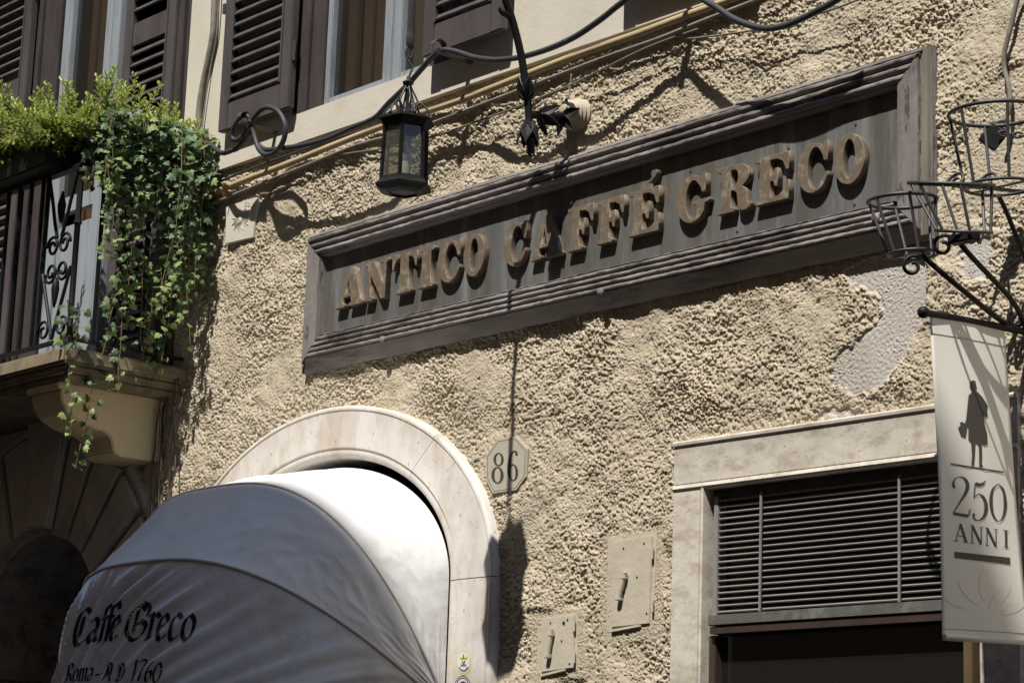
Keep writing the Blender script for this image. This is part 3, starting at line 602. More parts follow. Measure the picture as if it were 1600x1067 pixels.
p2 = panel(2, .02, wr3); front_panel = p2.build('front_panel', M['vinylfront'], aw, smooth=True)
for k in (1, 2): MB().tube([hoop(t, HA[k]) for t in TS], .006 if k == 1 else .0085, 6).build('hoop', M['seam'], aw, smooth=True)
MB().tube([hoop(t, HA[3]) for t in TS], .012, 6).build('hoop', M['seam'], aw, smooth=True)
bvh_aw = BVHTree.FromPolygons([tuple(v) for v in p2.v], [f for f in p2.f])
def on_bvh(bvh, px, py, off):
    d = ray(px, py).normalized(); h = bvh.ray_cast(CAM, d)
    if h[0] is None: return None
    n = h[1] if h[1].dot(d) < 0 else -h[1]
    return h[0]+n*off
# gothic lettering, broad-nib pen strokes printed on the front panel
PEN = {
 'C': [[(.95,1.25),(.6,1.42),(.2,1.2),(.05,.7),(.12,.25),(.45,0),(.95,.22)], [(.5,1.1),(.45,.35)]],
 'a': [[(.1,.85),(.45,1),(.78,.82),(.78,.2),(1,.06)], [(.75,.55),(.25,.42),(.12,.18),(.4,0),(.75,.22)]],
 'f': [[(.95,1.4),(.65,1.48),(.42,1.25),(.42,.12),(.2,-.03)], [(.05,.98),(.9,1.0)]],
 'e': [[(.2,.48),(.85,.72),(.55,1.0),(.18,.72),(.18,.22),(.5,0),(.92,.22)]],
 'grave': [[(.35,1.62),(.62,1.28)]],
 'G': [[(.85,1.18),(.5,1.36),(.12,1.02),(.06,.42),(.42,0),(.82,.14),(.98,.55),(.68,.78)], [(.46,1.2),(.42,.3)], [(.62,1.5),(.98,1.28),(.95,.92)], [(.5,.62),(.9,.7)]],
 'r': [[(.05,.88),(.38,1),(.38,.14),(.12,0),(.6,.1)], [(.38,.8),(.68,1),(1,.84)]],
 'c': [[(.95,.82),(.6,1),(.22,.74),(.22,.26),(.5,0),(.98,.18)]],
 'o': [[(.5,1),(.14,.74),(.14,.26),(.5,0),(.88,.26),(.88,.74),(.5,1)]],
 'R': [[(.2,1.3),(.25,.1),(.05,0)], [(.05,1.15),(.5,1.4),(.85,1.1),(.3,.7),(.7,.45),(.95,.02)]],
 'm': [[(.02,.88),(.14,1),(.14,.1),(.24,.03)], [(.14,.85),(.38,1),(.48,.86),(.48,.1),(.58,.03)], [(.48,.85),(.74,1),(.84,.86),(.84,.12),(1,.04)]],
 '-': [[(.0,.5),(1,.55)]],
 'A': [[(.1,1.1),(.45,1.4),(.8,1.2),(.8,.15),(1,0)], [(.45,1.3),(.3,.5),(0,.02)], [(.3,.6),(.8,.65)], [(.55,1.1),(.52,.35)]],
 'D': [[(.1,1.05),(.5,1.4),(.95,1.0),(.9,.3),(.45,0),(.1,.15)], [(.42,1.2),(.35,.12)], [(.6,1.1),(.58,.3)]],
 '.': [[(.3,.02),(.5,.1)]],
 '1': [[(.3,1.1),(.6,1.38),(.5,.1),(.35,0)]],
 '7': [[(.05,1.2),(.3,1.35),(.95,1.3),(.5,.6),(.4,0)]],
 '6': [[(.85,1.35),(.35,.95),(.15,.4),(.45,0),(.88,.3),(.75,.7),(.25,.6)]],
 '0': [[(.5,1.32),(.12,.95),(.12,.35),(.5,0),(.9,.35),(.9,.95),(.5,1.32)]],
}
def pen_text(items, nib, name):
    # items: (char, x px, baseline y px, width px, x-height px)
    for ch, x, y, w, s in items:
        mb = MB()
        for stroke in PEN[ch]:
            P = spline([(a, b, 0) for a, b in stroke], 7)
            pts = [Vector((x+q.x*w+q.y*s*.22, y-q.y*s-q.x*w*.06, 0)) for q in P]
            nv = Vector((math.cos(math.radians(42)), -math.sin(math.radians(42)), 0))*s*nib/2; rows = []
            for i, q in enumerate(pts):
                d = pts[min(i+1, len(pts)-1)]-pts[max(i-1, 0)]; d.normalize(); pn = Vector((-d.y, d.x, 0))*s*.02
                if pn.dot(nv) < 0: pn = -pn
                e = nv+pn; rows.append([q+e*k for k in (-1, -.33, .33, 1)])
            ids = []
            for row in rows:
                r3 = [on_bvh(bvh_aw, q.x, q.y, .0016) for q in row]; ids.append(r3)
            for i in range(len(ids)-1):
                for k in range(3):
                    qd = [ids[i][k], ids[i+1][k], ids[i+1][k+1], ids[i][k+1]]
                    if all(v is not None for v in qd): mb.add(qd, [(0, 1, 2, 3)])
        if mb.f: put(name, mb.mesh(recalc=False), M['ink'], front_panel)
pen_text([('C',112,1008,20,40),('a',134,1004,16,38),('f',151,1002,12,38),('f',160,1001,12,38),('e',169,1000,13,38),('grave',169,1000,13,38),('G',192,1000,32,39),('r',224,999,19,40),('e',241,1000,18,40),('c',259,1000,19,40),('o',280,1000,20,40)], .17, 'lettering')
pen_text([('R',101,1064,10,20),('o',112,1064,8,20),('m',121,1064,13,20),('a',135,1063,8,20),('-',146,1064,10,20),('A',158,1064,15,20),('D',178,1064,13,20),('.',196,1065,5,22),('1',203,1064,7,24),('7',211,1064,12,24),('6',223,1065,12,24),('0',236,1066,13,24)], .15, 'lettering')

# ------------------------------------------------------------------ flat print from traced pixels
def px_fill(contours, where, mat, name, parent, sub=0):
    me = curve_mesh(contours, 0, 0); bm = bmesh.new(); bm.from_mesh(me)
    if sub: bmesh.ops.triangulate(bm, faces=bm.faces[:]); bmesh.ops.subdivide_edges(bm, edges=bm.edges[:], cuts=sub, use_grid_fill=True)
    for v in bm.verts:
        q = where(v.co.x, v.co.y); v.co = q if q is not None else v.co
    bm.to_mesh(me); bm.free(); return put(name, me, mat, parent)
def ribbon_px(pts, widths, where, mat, name, parent, n=6, mb=None):
    P = spline([(a, b, w) for (a, b), w in zip(pts, widths)], n); L_, R_ = [], []
    for i, q in enumerate(P):
        d = P[min(i+1, len(P)-1)]-P[max(i-1, 0)]; d = Vector((d.x, d.y, 0)).normalized(); nn = Vector((-d.y, d.x, 0))*q.z/2
        L_.append(where(q.x+nn.x, q.y+nn.y)); R_.append(where(q.x-nn.x, q.y-nn.y))
    own = mb is None; mb = mb or MB()
    for i in range(len(P)-1):
        qd = [L_[i], L_[i+1], R_[i+1], R_[i]]
        if all(v is not None for v in qd): mb.add(qd, [(0, 1, 2, 3)])
    if own: return put(name, mb.mesh(recalc=False), mat, parent)
def ell(cx, cy, rx, ry, a0=0, a1=360, n=24, rot=0):
    out = []
    for i in range(n+1 if a1-a0 < 360 else n):
        t = math.radians(a0+(a1-a0)*i/n); x, y = rx*math.cos(t), ry*math.sin(t); c, s = math.cos(rot), math.sin(rot); out.append((cx+x*c-y*s, cy+x*s+y*c))
    return out

# stickers on the jamb
jp = lambda e: (lambda a, b: W(a, b, .040+e))
st1 = thing('sticker', 'oval white and yellow sticker with a triangle on the travertine jamb', 'sticker', W(724, 1035, .041))
px_fill([ell(724.3,1035,11.6,19)], jp(.001), M['yellow'], 'border', st1); px_fill([ell(724,1034.5,9.6,16.2)], jp(.002), M['white'], 'face', st1)
px_fill([[(718,1025.5),(731,1024.5),(724,1036)]], jp(.003), M['yellow'], 'emblem', st1)
e = MB()
for pts, wd in (([(719,1028.8),(724,1028.4),(729.5,1027.8)], .7), ([(724,1021.5),(724.1,1025),(724.1,1028)], 1.2), ([(722,1032.5),(724,1035.5),(726,1032)], 1.1), ([(720,1037.6),(724,1037.3),(728,1037)], .8), ([(719.5,1039.6),(724,1039.3),(728.5,1039)], .8), ([(717.2,1041),(720,1045.5),(724,1047),(728,1045.3),(731,1041)], 1.3)): ribbon_px(pts, [wd]*len(pts), jp(.0036), None, '', None, 4, e)
put('print', e.mesh(recalc=False), M['ink'], st1)
st2 = thing('sticker', 'round dark green sticker with red centre, lowest on the travertine jamb', 'sticker', W(723, 1074, .041))
px_fill([ell(722.8,1074.5,13,20)], jp(.001), M['green'], 'border', st2); px_fill([ell(722.8,1074.5,9.4,14.8)], jp(.002), M['white'], 'face', st2); px_fill([ell(723.5,1075,7.6,11.5)], jp(.003), M['maroon'], 'emblem', st2)
e = MB(); ribbon_px(ell(722.8,1074.5,11.2,17.3,200,340,14), [1.1]*15, jp(.003), None, '', None, 3, e); put('print', e.mesh(recalc=False), M['white'], st2)

# house number
hn = thing('number_plate', 'octagonal stone house number plate reading 86', 'house number', W(792, 727, 0))
oc = [(777,685),(806,681),(824,701),(822,745),(807,766),(769,772),(758.5,749),(758,712)]
MB().prism([W(a, b, .010) for a, b in oc], (0, .03, 0)).build('plate', M['plate'], hn, bevel=.003)
e = MB(); cxo, cyo = 791, 726
ins = [(cxo+(a-cxo)*.90, cyo+(b-cyo)*.90) for a, b in oc]
for i in range(8): ribbon_px([ins[i], ((ins[i][0]+ins[(i+1) % 8][0])/2, (ins[i][1]+ins[(i+1) % 8][1])/2), ins[(i+1) % 8]], [.9]*3, lambda a, b: W(a, b, .0107), None, '', None, 2, e)
put('rim_line', e.mesh(recalc=False), M['dustcable'], hn)
np_ = lambda a, b: W(a, b, .0112)
def vary(n, lo, hi, ph=0): return [lo+(hi-lo)*(.5+.5*math.cos(2*(2*math.pi*i/n)+ph)) for i in range(n+1)]
e = MB(); c = ell(779,717.5,6.0,9.6,0,359.9,16); ribbon_px(c, vary(16, 1.5, 4.0), np_, None, '', None, 4, e)
c = ell(777.2,742,7.2,12.2,0,359.9,16); ribbon_px(c, vary(16, 1.6, 4.8), np_, None, '', None, 4, e); put('numeral', e.mesh(recalc=False), M['bannerprint'], hn)
e = MB(); c = ell(801.2,738,6.2,12.4,0,359.9,16); ribbon_px(c, vary(16, 1.5, 4.2), np_, None, '', None, 4, e)
ribbon_px([(807,711),(806.5,706),(802.5,705),(798,711),(795.5,724),(795,738),(797,746)], [4.2,2.8,2.0,3.4,4.8,4.8,3.4], np_, None, '', None, 4, e); put('numeral', e.mesh(recalc=False), M['bannerprint'], hn)

# small relief plaque with sunburst
pq = thing('plaque', 'small square cream plaque with sunburst relief near the ivy', 'plaque', W(375, 345, 0))
MB().prism([W(a, b, .016) for a, b in ((353,322),(403,308),(395,371),(352,381))], (0, .03, 0)).build('tablet', M['plaster'], pq, bevel=.002)
cxp, cyp = 376.5, 343.5
for i in range(22):
    t = 2*math.pi*i/22+.1; l = 14 if i % 2 else 18
    a = W(cxp+5*math.cos(t), cyp+5*math.sin(t)-.26*5*math.cos(t), .0165); b = W(cxp+l*.80*math.cos(t), cyp+l*math.sin(t)-.3*l*.8*math.cos(t), .0165)
    MB().bar(a, b, .0028, .006, (0,-1,0)).build('ray', M['plaster'], pq)
c = W(cxp, cyp, .016); MB().lathe(c, (0,-1,0), [(.02, 0), (.018, .006), (.008, .009)], 14).build('sun_face', M['plaster'], pq, smooth=40)
PQ = {'S': [[(.9,.85),(.5,1),(.15,.8),(.5,.52),(.88,.25),(.5,0),(.1,.15)]], 'O': [ell(.5,.5,.42,.5,0,359,8)], 'L': [[(.2,1),(.2,.5),(.2,0),(.85,0)]], 'E': [[(.85,1),(.2,1),(.2,.5),(.2,0),(.85,0)], [(.2,.5),(.5,.5),(.7,.5)]]}
for k, ch in enumerate('SOLE'):
    e = MB()
    for s in PQ[ch]:
        P = [W(382+k*4.4+a*3.6, 322.5-k*.3+k*k*.55-b*6.2-a*1.1, .0175) for a, b in s]; e.tube(P, .0017, 5)
    put('relief_letter', e.mesh(), M['plaster'], pq)

# two little utility doors
def util(label, pts, rod, knob, group):
    u = thing('utility_door', label, 'utility door', W(*pts[3]), group)
    cx_ = sum(a for a, b in pts)/4; cy_ = sum(b for a, b in pts)/4
    fr = [(cx_+(a-cx_)*1.28, cy_+(b-cy_)*1.13) for a, b in pts]
    MB().prism([W(a, b, .001) for a, b in fr], (0, .02, 0)).build('frame', M['ochre'], u, bevel=.004)
    lf = MB().prism([W(a, b, .008) for a, b in pts], (0, .02, 0)).build('leaf', M['ochre'], u, bevel=.0025)
    MB().tube([W(a, b, .022) for a, b in rod], .0085, 8).build('bolt_rod', M['ochre'], lf, smooth=40)
    for f in (.18, .92):
        a = W(rod[0][0]+(rod[1][0]-rod[0][0])*f, rod[0][1]+(rod[1][1]-rod[0][1])*f, .02); MB().box(a.x-.012, a.x+.012, -.031, -.006, a.z-.009, a.z+.009).build('bolt_loop', M['ochre'], lf, bevel=.003)
    k = W(*knob, .008); MB().lathe(k, (0,-1,0), [(.007, 0), (.007, .002), (.004, .0022)], 8).build('keyhole', M['ink'], lf)
    for fx, fy in ((.28, .10), (.80, .08), (.62, .46), (.86, .90)):
        q = W(pts[0][0]+(pts[1][0]-pts[0][0])*fx, pts[0][1]+(pts[3][1]-pts[0][1])*fy-(pts[0][1]-pts[1][1])*fx, .008); MB().lathe(q, (0,-1,0), [(.0045, 0), (.0042, .0016), (.002, .002)], 8).build('screw_hole', M['rust_iron'], lf)
    for fy in (.2, .8):
        q = W(pts[1][0], pts[1][1]+(pts[2][1]-pts[1][1])*fy, .012); MB().tube([q+Vector((0,0,-.022)), q+Vector((0,0,.022))], .0055, 8).build('hinge', M['ochre'], lf, smooth=40)
    # broken lower lip of the frame
    a, b = W(pts[3][0], pts[3][1]+6, .004), W(pts[2][0]-12, pts[2][1]+3, .004); MB().bar(a, b, .012, .012).build('lip', M['ochre'], u, bevel=.003)
util('taller flush metal utility door with rod bolt beside the window surround', [(957,846),(1019,836),(1014,974),(955,980)], [(977,893),(966,938)], (975,925), 'utility doors in the roughcast')
util('smaller lower flush metal utility door with rod bolt', [(846,966),(897,960),(896,1043),(845,1050)], [(862,982),(855,1028)], (881,973), 'utility doors in the roughcast')

# ------------------------------------------------------------------ shop window
sw = thing('shop_window', 'travertine framed shop window with grey horizontal louvre', 'window', ((SW['x0']+SW['x1'])/2, 0, 0))
pj = [(0,-.02),(0,.020),(.135,.020),(.137,.014),(.140,.022),(.150,.026),(.156,.022),(.157,.006),(.157,-.10)]
pl = [(0,-.02),(0,.024),(.006,.028),(.016,.027),(.019,.021),(.024,.020),(.160,.020),(.162,.014),(.165,.022),(.178,.027),(.186,.022),(.187,.006),(.187,-.10)]
zj = W(1050, 770).z
for sx in (1, -1):
    xx = SW['x0'] if sx > 0 else SW['x1']; sweep([(xx, .5), (xx, zj-.002)], pj, [(sx, 0)]*2, M['trav'], 'jamb', sw)
    w_ = .157 if sx > 0 else .208
# lintel with returns down to the joint
sweep([(SW['x0'], SW['z1']), (SW['x1'], SW['z1'])], pl, [(0, -1)]*2, M['trav'], 'lintel', sw)
for sx in (1, -1):
    xx = SW['x0'] if sx > 0 else SW['x1']; sweep([(xx+.0015*sx, zj+.001), (xx+.0015*sx, SW['iz1']+.001)], [(a, b-.0008) for a, b in pj], [(sx, 0)]*2, M['trav'], 'lintel_return', sw)
IX0, IX1 = SW['ix0']+.004, SW['ix1']+.05
LY = .022                                    # louvre plane, just behind the face
lzT, lzB = W(1123, 784, -LY).z+.02, W(1122, 958, -LY).z
MB().box(IX0-.01, IX1+.04, .030, .06, lzT-.01, SW['iz1']+.05).build('head_board', M['shutterdark'], sw)
xl = W(1117, 870, -LY).x
MB().box(xl, xl+.022, .012, .05, lzB-.03, lzT).build('louvre_stile', M['slat'], sw, bevel=.002)
n = 19; sl = MB().add([(0,-.001,0),(1,-.001,0),(1,-.003,.0042),(0,-.003,.0042),(0,.020,.012),(1,.020,.012),(1,.020,.0145),(0,.018,.0145)], [(0,1,2,3),(3,2,6,7),(0,4,5,1),(7,6,5,4),(0,3,7,4),(1,5,6,2)]).mesh(); sl.materials.append(M['slat'])
for i in range(n):
    o = put('slat', sl, None, sw, (xl+.02, .018+random.uniform(-.001, .001), lzB+(lzT-.022-lzB)*i/(n-1)+random.uniform(-.0008, .0008))); o.scale.x = IX1-xl
for px in (1189, 1406):
    x = W(px, 870, -.01).x; MB().box(x-.0045, x+.0045, .003, .011, lzB-.006, lzT-.004).build('louvre_bar', M['slat'], sw, bevel=.0015)
MB().box(xl-.004, IX1+.04, -.006, .045, lzB-.046, lzB-.008).build('bottom_rail', M['verdigris'], sw, bevel=.003)
MB().box(xl+.002, IX1+.04, .0, .045, lzB-.075, lzB-.05).build('transom', M['brownframe'], sw)
MB().box(xl-.03, xl+.012, .02, .06, .6, lzB-.078).build('stile', M['brownframe'], sw, bevel=.003)
MB().box(xl+.012, IX1, .055, .062, .6, lzB-.078).build('pane', M['glass'], sw)
MB().box(SW['ix1']-.04, SW['ix1']-.004, .01, .06, .6, lzB-.078).build('wood_strip', M['oakstrip'], sw, bevel=.003)
MB().box(xl-.02, IX1, .12, .13, lzB-.05, lzT+.1).build('back_board', M['darkroom'], sw)

# ------------------------------------------------------------------ banner
BX = 2.392
c1, c2 = WX(1453, 490, BX), WX(1569, 512, BX); c4, c3 = WX(1476, 1000, 2.44), WX(1606, 1008, 2.44)
bn = thing('banner', 'cream vertical banner with waiter silhouette and 250 ANNI hanging from a black pole', 'banner', (BX, -.33, 2.24))
def bpos(u, v):
    P = c1.lerp(c2, u).lerp(c4.lerp(c3, u), v)
    return P+Vector((.016*math.sin(math.pi*u)*math.sin(1.9*v+.3)+.012*math.sin(3*u+4.2*v)*v*.8, 0, 0))
mb = MB(); nu, nv = 24, 60
for i in range(nv+1):
    for j in range(nu+1): mb.v.append(bpos(j/nu, i/nv))
for i in range(nv):
    for j in range(nu): a = i*(nu+1)+j; mb.f.append((a, a+1, a+nu+2, a+nu+1))
sheet_me = mb.mesh(recalc=False); sheet = put('sheet', sheet_me, M['banner'], bn)
sol = sheet.modifiers.new('s', 'SOLIDIFY'); sol.thickness = .0015; sol.offset = 0
sheet_me.polygons.foreach_set('use_smooth', [True]*len(sheet_me.polygons))
bvh_bn = BVHTree.FromPolygons([tuple(v) for v in mb.v], mb.f)
onb = lambda e: (lambda a, b: on_bvh(bvh_bn, a, b, e))
sil = [(158,78),(165,72),(175,74),(178,88),(180,98),(176,106),(188,116),(200,130),(208,142),(218,160),(213,163),(216,190),(207,195),(203,178),(205,215),(214,250),(215,283),(203,286),(198,280),(196,283),(197,320),(196,345),(201,357),(188,358),(187,300),(184,280),(175,280),(174,310),(171,345),(172,352),(162,353),(164,320),(161,275),(152,268),(152,230),(148,222),(148,228),(146,245),(142,262),(128,255),(118,228),(126,222),(124,212),(132,208),(140,215),(145,200),(147,180),(150,150),(153,122),(163,112),(160,100),(156,96)]
bc = lambda L: [(1440+x/2.106, 560+y/2.106) for x, y in L]
px_fill([bc(sil)], onb(.0024), M['bannerprint'], 'silhouette', sheet, 1)
px_fill([[(1485,723.5),(1567,736.5),(1567,739),(1485,726)]], onb(.0024), M['bannerprint'], 'rule', sheet, 2)
px_fill([[(1491,861.5),(1577.5,871),(1577.5,881.5),(1491,871.5)]], onb(.0024), M['bannerprint'], 'rule', sheet, 2)
T = onb(.0024); bp = M['bannerprint']
def glyph(strokes):
    e = MB()
    for pts, ws in strokes: ribbon_px(pts, ws, T, None, '', None, 6, e)
    put('numeral' if strokes[0][0][0][1] < 816 else 'letter', e.mesh(recalc=False), bp, sheet)
def lin(a, b, w): return ([a, ((a[0]+b[0])/2, (a[1]+b[1])/2), b], [w]*3)
glyph([([(1491.5,762),(1489,757),(1491,749),(1498,745),(1507,748),(1511,758),(1508,770),(1499,785),(1489,801)], [3.5,3.5,1.8,1.4,3.5,5.5,4.5,2.2,1.4]), lin((1489.5,802),(1512,806),4.6), lin((1512.5,806),(1515.5,795),1.6)])
glyph([lin((1523,755),(1521,777),1.5), ([(1523,755),(1528,757),(1534,756),(1539.5,751)], [5,5,4,1.2]), ([(1521,778),(1528,772),(1536,777),(1540,791),(1537,806),(1528,813),(1521,809),(1521,802)], [1.2,1.6,3.8,5.6,4.2,1.8,2.4,4])])
glyph([([(1559,756),(1550,765),(1547.5,784),(1551,804),(1559.5,814.5),(1567,806),(1570,788),(1567,766),(1559,756)], [1.2,3.4,5.2,3.4,1.2,3.4,5.2,3.4,1.2])])
glyph([lin((1493,844),(1500,819),1.2), lin((1500,818),(1509,846.5),3.6), lin((1495.5,836),(1505,838),1.2), lin((1490,844),(1497,845),1.2), lin((1504,846),(1512,847.5),1.2)])
for dx, dy in ((.5, 0), (23.5, 3.6)):
    glyph([lin((1518+dx,821+dy),(1518+dx,848+dy),1.2), lin((1518+dx,821+dy),(1532+dx,850+dy),3.4), lin((1532+dx,823.5+dy),(1532+dx,850+dy),1.2), lin((1515+dx,820.5+dy),(1520+dx,821.2+dy),1.2), lin((1529+dx,823+dy),(1535+dx,824+dy),1.2), lin((1515.5+dx,847.5+dy),(1521+dx,848.5+dy),1.2)])
glyph([lin((1571,829),(1571.5,855),3.6), lin((1566.5,828),(1575.5,829.5),1.2), lin((1567,854),(1576,855.5),1.2)])
for cx_, cy_, rx, ry, ro in ((1538,912,9,24,0), (1514,925,8,25,-.7), (1562,932,8,25,.7), (1494,940,7,20,-1.15), (1583,950,7,18,1.15)):
    px_fill([[(min(a, 1599), b) for a, b in ell(cx_, cy_, rx, ry, rot=ro)]], onb(.0018), M['petal'], 'petal', sheet, 1)
MB().tube([bpos(i/20, .062)+Vector((.0015, 0, 0)) for i in range(21)], .0008, 4).build('stitch_line', M['dustcable'], sheet)
MB().tube([bpos(i/20, .965)+Vector((.0015, 0, 0)) for i in range(21)], .0008, 4).build('stitch_line', M['dustcable'], sheet)
tp = c1+(c1-c2).normalized()*.03
MB().tube([tp, Vector((BX, 0, c2.z+(c2.z-c1.z)/(abs(c2.y-c1.y))*abs(c2.y)))], .0115, 10).build('pole', M['iron'], bn, smooth=40)
MB().lathe(tp+Vector((0,.018,0)), (0,-1,0), [(.004, 0)]+[(.0195*math.sin(math.pi*i/10), .0195-.0195*math.cos(math.pi*i/10)) for i in range(1, 10)]+[(.003, .039)], 14).build('ball_finial', M['iron'], bn, smooth=True)
MB().tube([c4+Vector((0,0,.012)), c3+Vector((0,0,.012))], .008, 8).build('bottom_rod', M['banner'], bn, smooth=40)

# ------------------------------------------------------------------ wrought iron pot holders
def ringpts(c, r, tilt=Matrix.Identity(3), n=28): return [c+tilt@Vector((r*math.cos(2*math.pi*k/n), r*math.sin(2*math.pi*k/n), 0)) for k in range(n+1)]
def scroll(c, r0, turns, ax1, ax2, n=26, start=0.0, inner=.28):
    ax1, ax2 = Vector(ax1), Vector(ax2)
    return [c+(ax1*math.cos(start+turns*2*math.pi*i/n)+ax2*math.sin(start+turns*2*math.pi*i/n))*r0*(1-(1-inner)*i/n) for i in range(n+1)]
def pot_ring(label, ctop, rt, cbot, rb, nb, tilt, arm, curl_side):
    t = thing('pot_holder', label, 'pot holder', cbot, 'wrought iron pot holders on the wall')
    MB().tube(ringpts(ctop, rt, tilt), .0065, 8, False).build('top_ring', M['rust_iron'], t, smooth=True)
    MB().tube(ringpts(cbot, rb, tilt), .0055, 8, False).build('bottom_ring', M['rust_iron'], t, smooth=True)
    for k in range(nb):
        a = 2*math.pi*(k+.35)/nb; d = tilt@Vector((math.cos(a), math.sin(a), 0)); MB().tube([ctop+d*rt, cbot+d*rb], .0052, 7).build('upright', M['rust_iron'], t, smooth=40)
    x = tilt@Vector((1, 0, 0)); MB().bar(cbot-x*rb, cbot+x*rb, .012, .004).build('base_bar', M['rust_iron'], t)
    if arm: MB().tube(spline(arm, 8), .0088, 8).build('arm', M['iron'], t, smooth=40)
    if arm:
        c = arm[0]+_r*(-.028)+Vector((0, 0, -.038)); MB().tube(scroll(c, .036, 1.15, _r, Vector((0,0,1)), start=.9), .0062, 7).build('scroll', M['iron'], t, smooth=True)
    return t
I3 = Matrix.Identity(3)
B1t, B1b = W(1410, 314, .50), W(1427, 397, .50)
wallm = W(1604, 522, .02)
h1 = pot_ring('lowest and leftmost iron pot ring on the right, in front of the sign corner', B1t, .108, B1b, .078, 6, Matrix.Rotation(math.radians(4), 3, 'X'),
         [W(1440,398,.50), W(1470,425,.46), W(1510,458,.36), W(1545,487,.24), W(1575,508,.12), wallm], 1)
B2t, B2b = W(1486, 288, .50), W(1506, 362, .50)
tl2 = Matrix.Rotation(math.radians(15.5), 3, _r0)
h2 = pot_ring('middle iron pot ring seen nearly edge-on, tilted, right of the sign', B2t, .130, B2b, .085, 6, tl2,
         [W(1488,366,.50), W(1515,398,.44), W(1550,435,.32), W(1580,468,.18), W(1598,500,.06), W(1608,535,.02)], 1)
MB().box(B2b.x-.05, B2b.x+.05, B2b.y-.02, B2b.y+.02, B2b.z-.035, B2b.z-.008).build('clamp', M['iron'], h2, bevel=.004)
for s in (-1, 1):
    c = B2t+tl2@Vector((.06*s, .10, .012)); MB().tube(scroll(c, .035, 1.3, Vector((s,0,0)), Vector((0,.4,.9)).normalized()), .005, 7).build('scroll', M['rust_iron'], h2, smooth=True)
B3t, B3b = W(1556, 178, .32), W(1563, 292, .32)
h3 = pot_ring('uppermost iron pot ring at the right edge, over the padlock', B3t, .148, B3b, .112, 6, Matrix.Rotation(math.radians(3), 3, 'X'), None, 1)
MB().bar(W(1500,291,.34), W(1640,303,.05), .02, .006).build('flat_arm', M['iron'], h3)
MB().tube(spline([W(1560,306,.28), W(1572,330,.22), W(1588,370,.14), W(1603,410,.05), W(1610,440,.02)], 8), .008, 8).build('arm', M['iron'], h3, smooth=40)
MB().tube(scroll(W(1590,497,.05), .032, 1.2, _r, Vector((0,0,1)), start=2.2), .007, 7).build('scroll', M['iron'], h3, smooth=True)
pd = thing('padlock', 'dark square padlock hanging inside the uppermost pot ring', 'padlock', W(1552, 213, .20))
c = W(1552, 212, .20); dv = (Vector((0,0,1))+_r*.75).normalized(); ev = (_r-Vector((0,0,1))*.75).normalized()
MB().prism([c-dv*.042-ev*.030-_fw*.016, c-dv*.042+ev*.034-_fw*.016, c+dv*.030+ev*.034-_fw*.016, c+dv*.030-ev*.030-_fw*.016], _fw*.032).build('body', M['iron'], pd, bevel=.003)
MB().prism([c+dv*.026-ev*.031-_fw*.0175, c+dv*.026+ev*.035-_fw*.0175, c+dv*.038+ev*.035-_fw*.0175, c+dv*.038-ev*.031-_fw*.0175], _fw*.035).build('cap', M['brass'], pd, bevel=.002)
MB().tube([c+dv*.03+ev*(.002+.02*math.cos(q))+dv*.03*math.sin(q) for q in [math.pi*i/12 for i in range(13)]], .0042, 7).build('shackle', M['rust_iron'], pd, smooth=True)
ch = thing('chain', 'short chain between the padlock and the right-hand pot ring bars', 'chain', W(1580, 212, .2))
for i in range(4):
    cc = W(1568+i*11, 209+i*1.2, .2); ax = (_r, Vector((0,0,1))) if i % 2 == 0 else (_r, _fw)
    MB().tube([cc+ax[0]*.017*math.cos(2*math.pi*k/14)+ax[1]*.009*math.sin(2*math.pi*k/14) for k in range(15)], .0035, 6, False).build('chain_link', M['rust_iron'], ch, smooth=True)

# ------------------------------------------------------------------ lantern on its bracket
LX, LP = .2, .89
zt, zb = WX(636, 190, LX).z, WX(631, 292, LX).z
lt = thing('lantern', 'black hexagonal hanging lantern with dusty panes and wrought crown', 'lantern', (LX, -LP, zb-.03))
LC = Vector((LX, -LP, 0)); ph = math.radians(12)
def hexv(k, r, z): a = ph+k*math.pi/3; return LC+Vector((r*math.cos(a), r*math.sin(a), z))
def hexlathe(prof, name, mat): return MB().lathe(LC, (0,0,1), prof, 6, ph).build(name, mat, lt)
hexlathe([(.055, zt+.022), (.082, zt+.012), (.112, zt+.004), (.114, zt-.004), (.100, zt-.012), (.088, zt-.030), (.080, zt-.034)], 'eave', M['iron'])
hexlathe([(.094, zb+.028), (.096, zb+.020), (.100, zb+.012), (.112, zb), (.110, zb-.010), (.085, zb-.022), (.060, zb-.030), (.050, zb-.022)], 'base', M['iron'])
rT, rB = .084, .090
for k in range(6):
    MB().bar(hexv(k, rT, zt-.03), hexv(k, rB, zb+.02), .011, .011).build('corner_post', M['iron'], lt)
    a, b, c_, d = hexv(k, rT-.004, zt-.034), hexv(k+1, rT-.004, zt-.034), hexv(k+1, rB-.004, zb+.024), hexv(k, rB-.004, zb+.024)
    nn = ((a+b)/2-LC); nn.z = 0; nn.normalize(); MB().prism([a, b, c_, d], -nn*.002).build('pane', M['lampglass'], lt)
MB().lathe(LC, (0,0,1), [(.022, zb), (.022, zb+.09), (.019, zb+.095), (.024, zb+.11), (.026, zb+.14), (.012, zb+.16)], 12).build('candle_bulb', M['white'], lt, smooth=40)
zc = WX(637, 131, LX).z
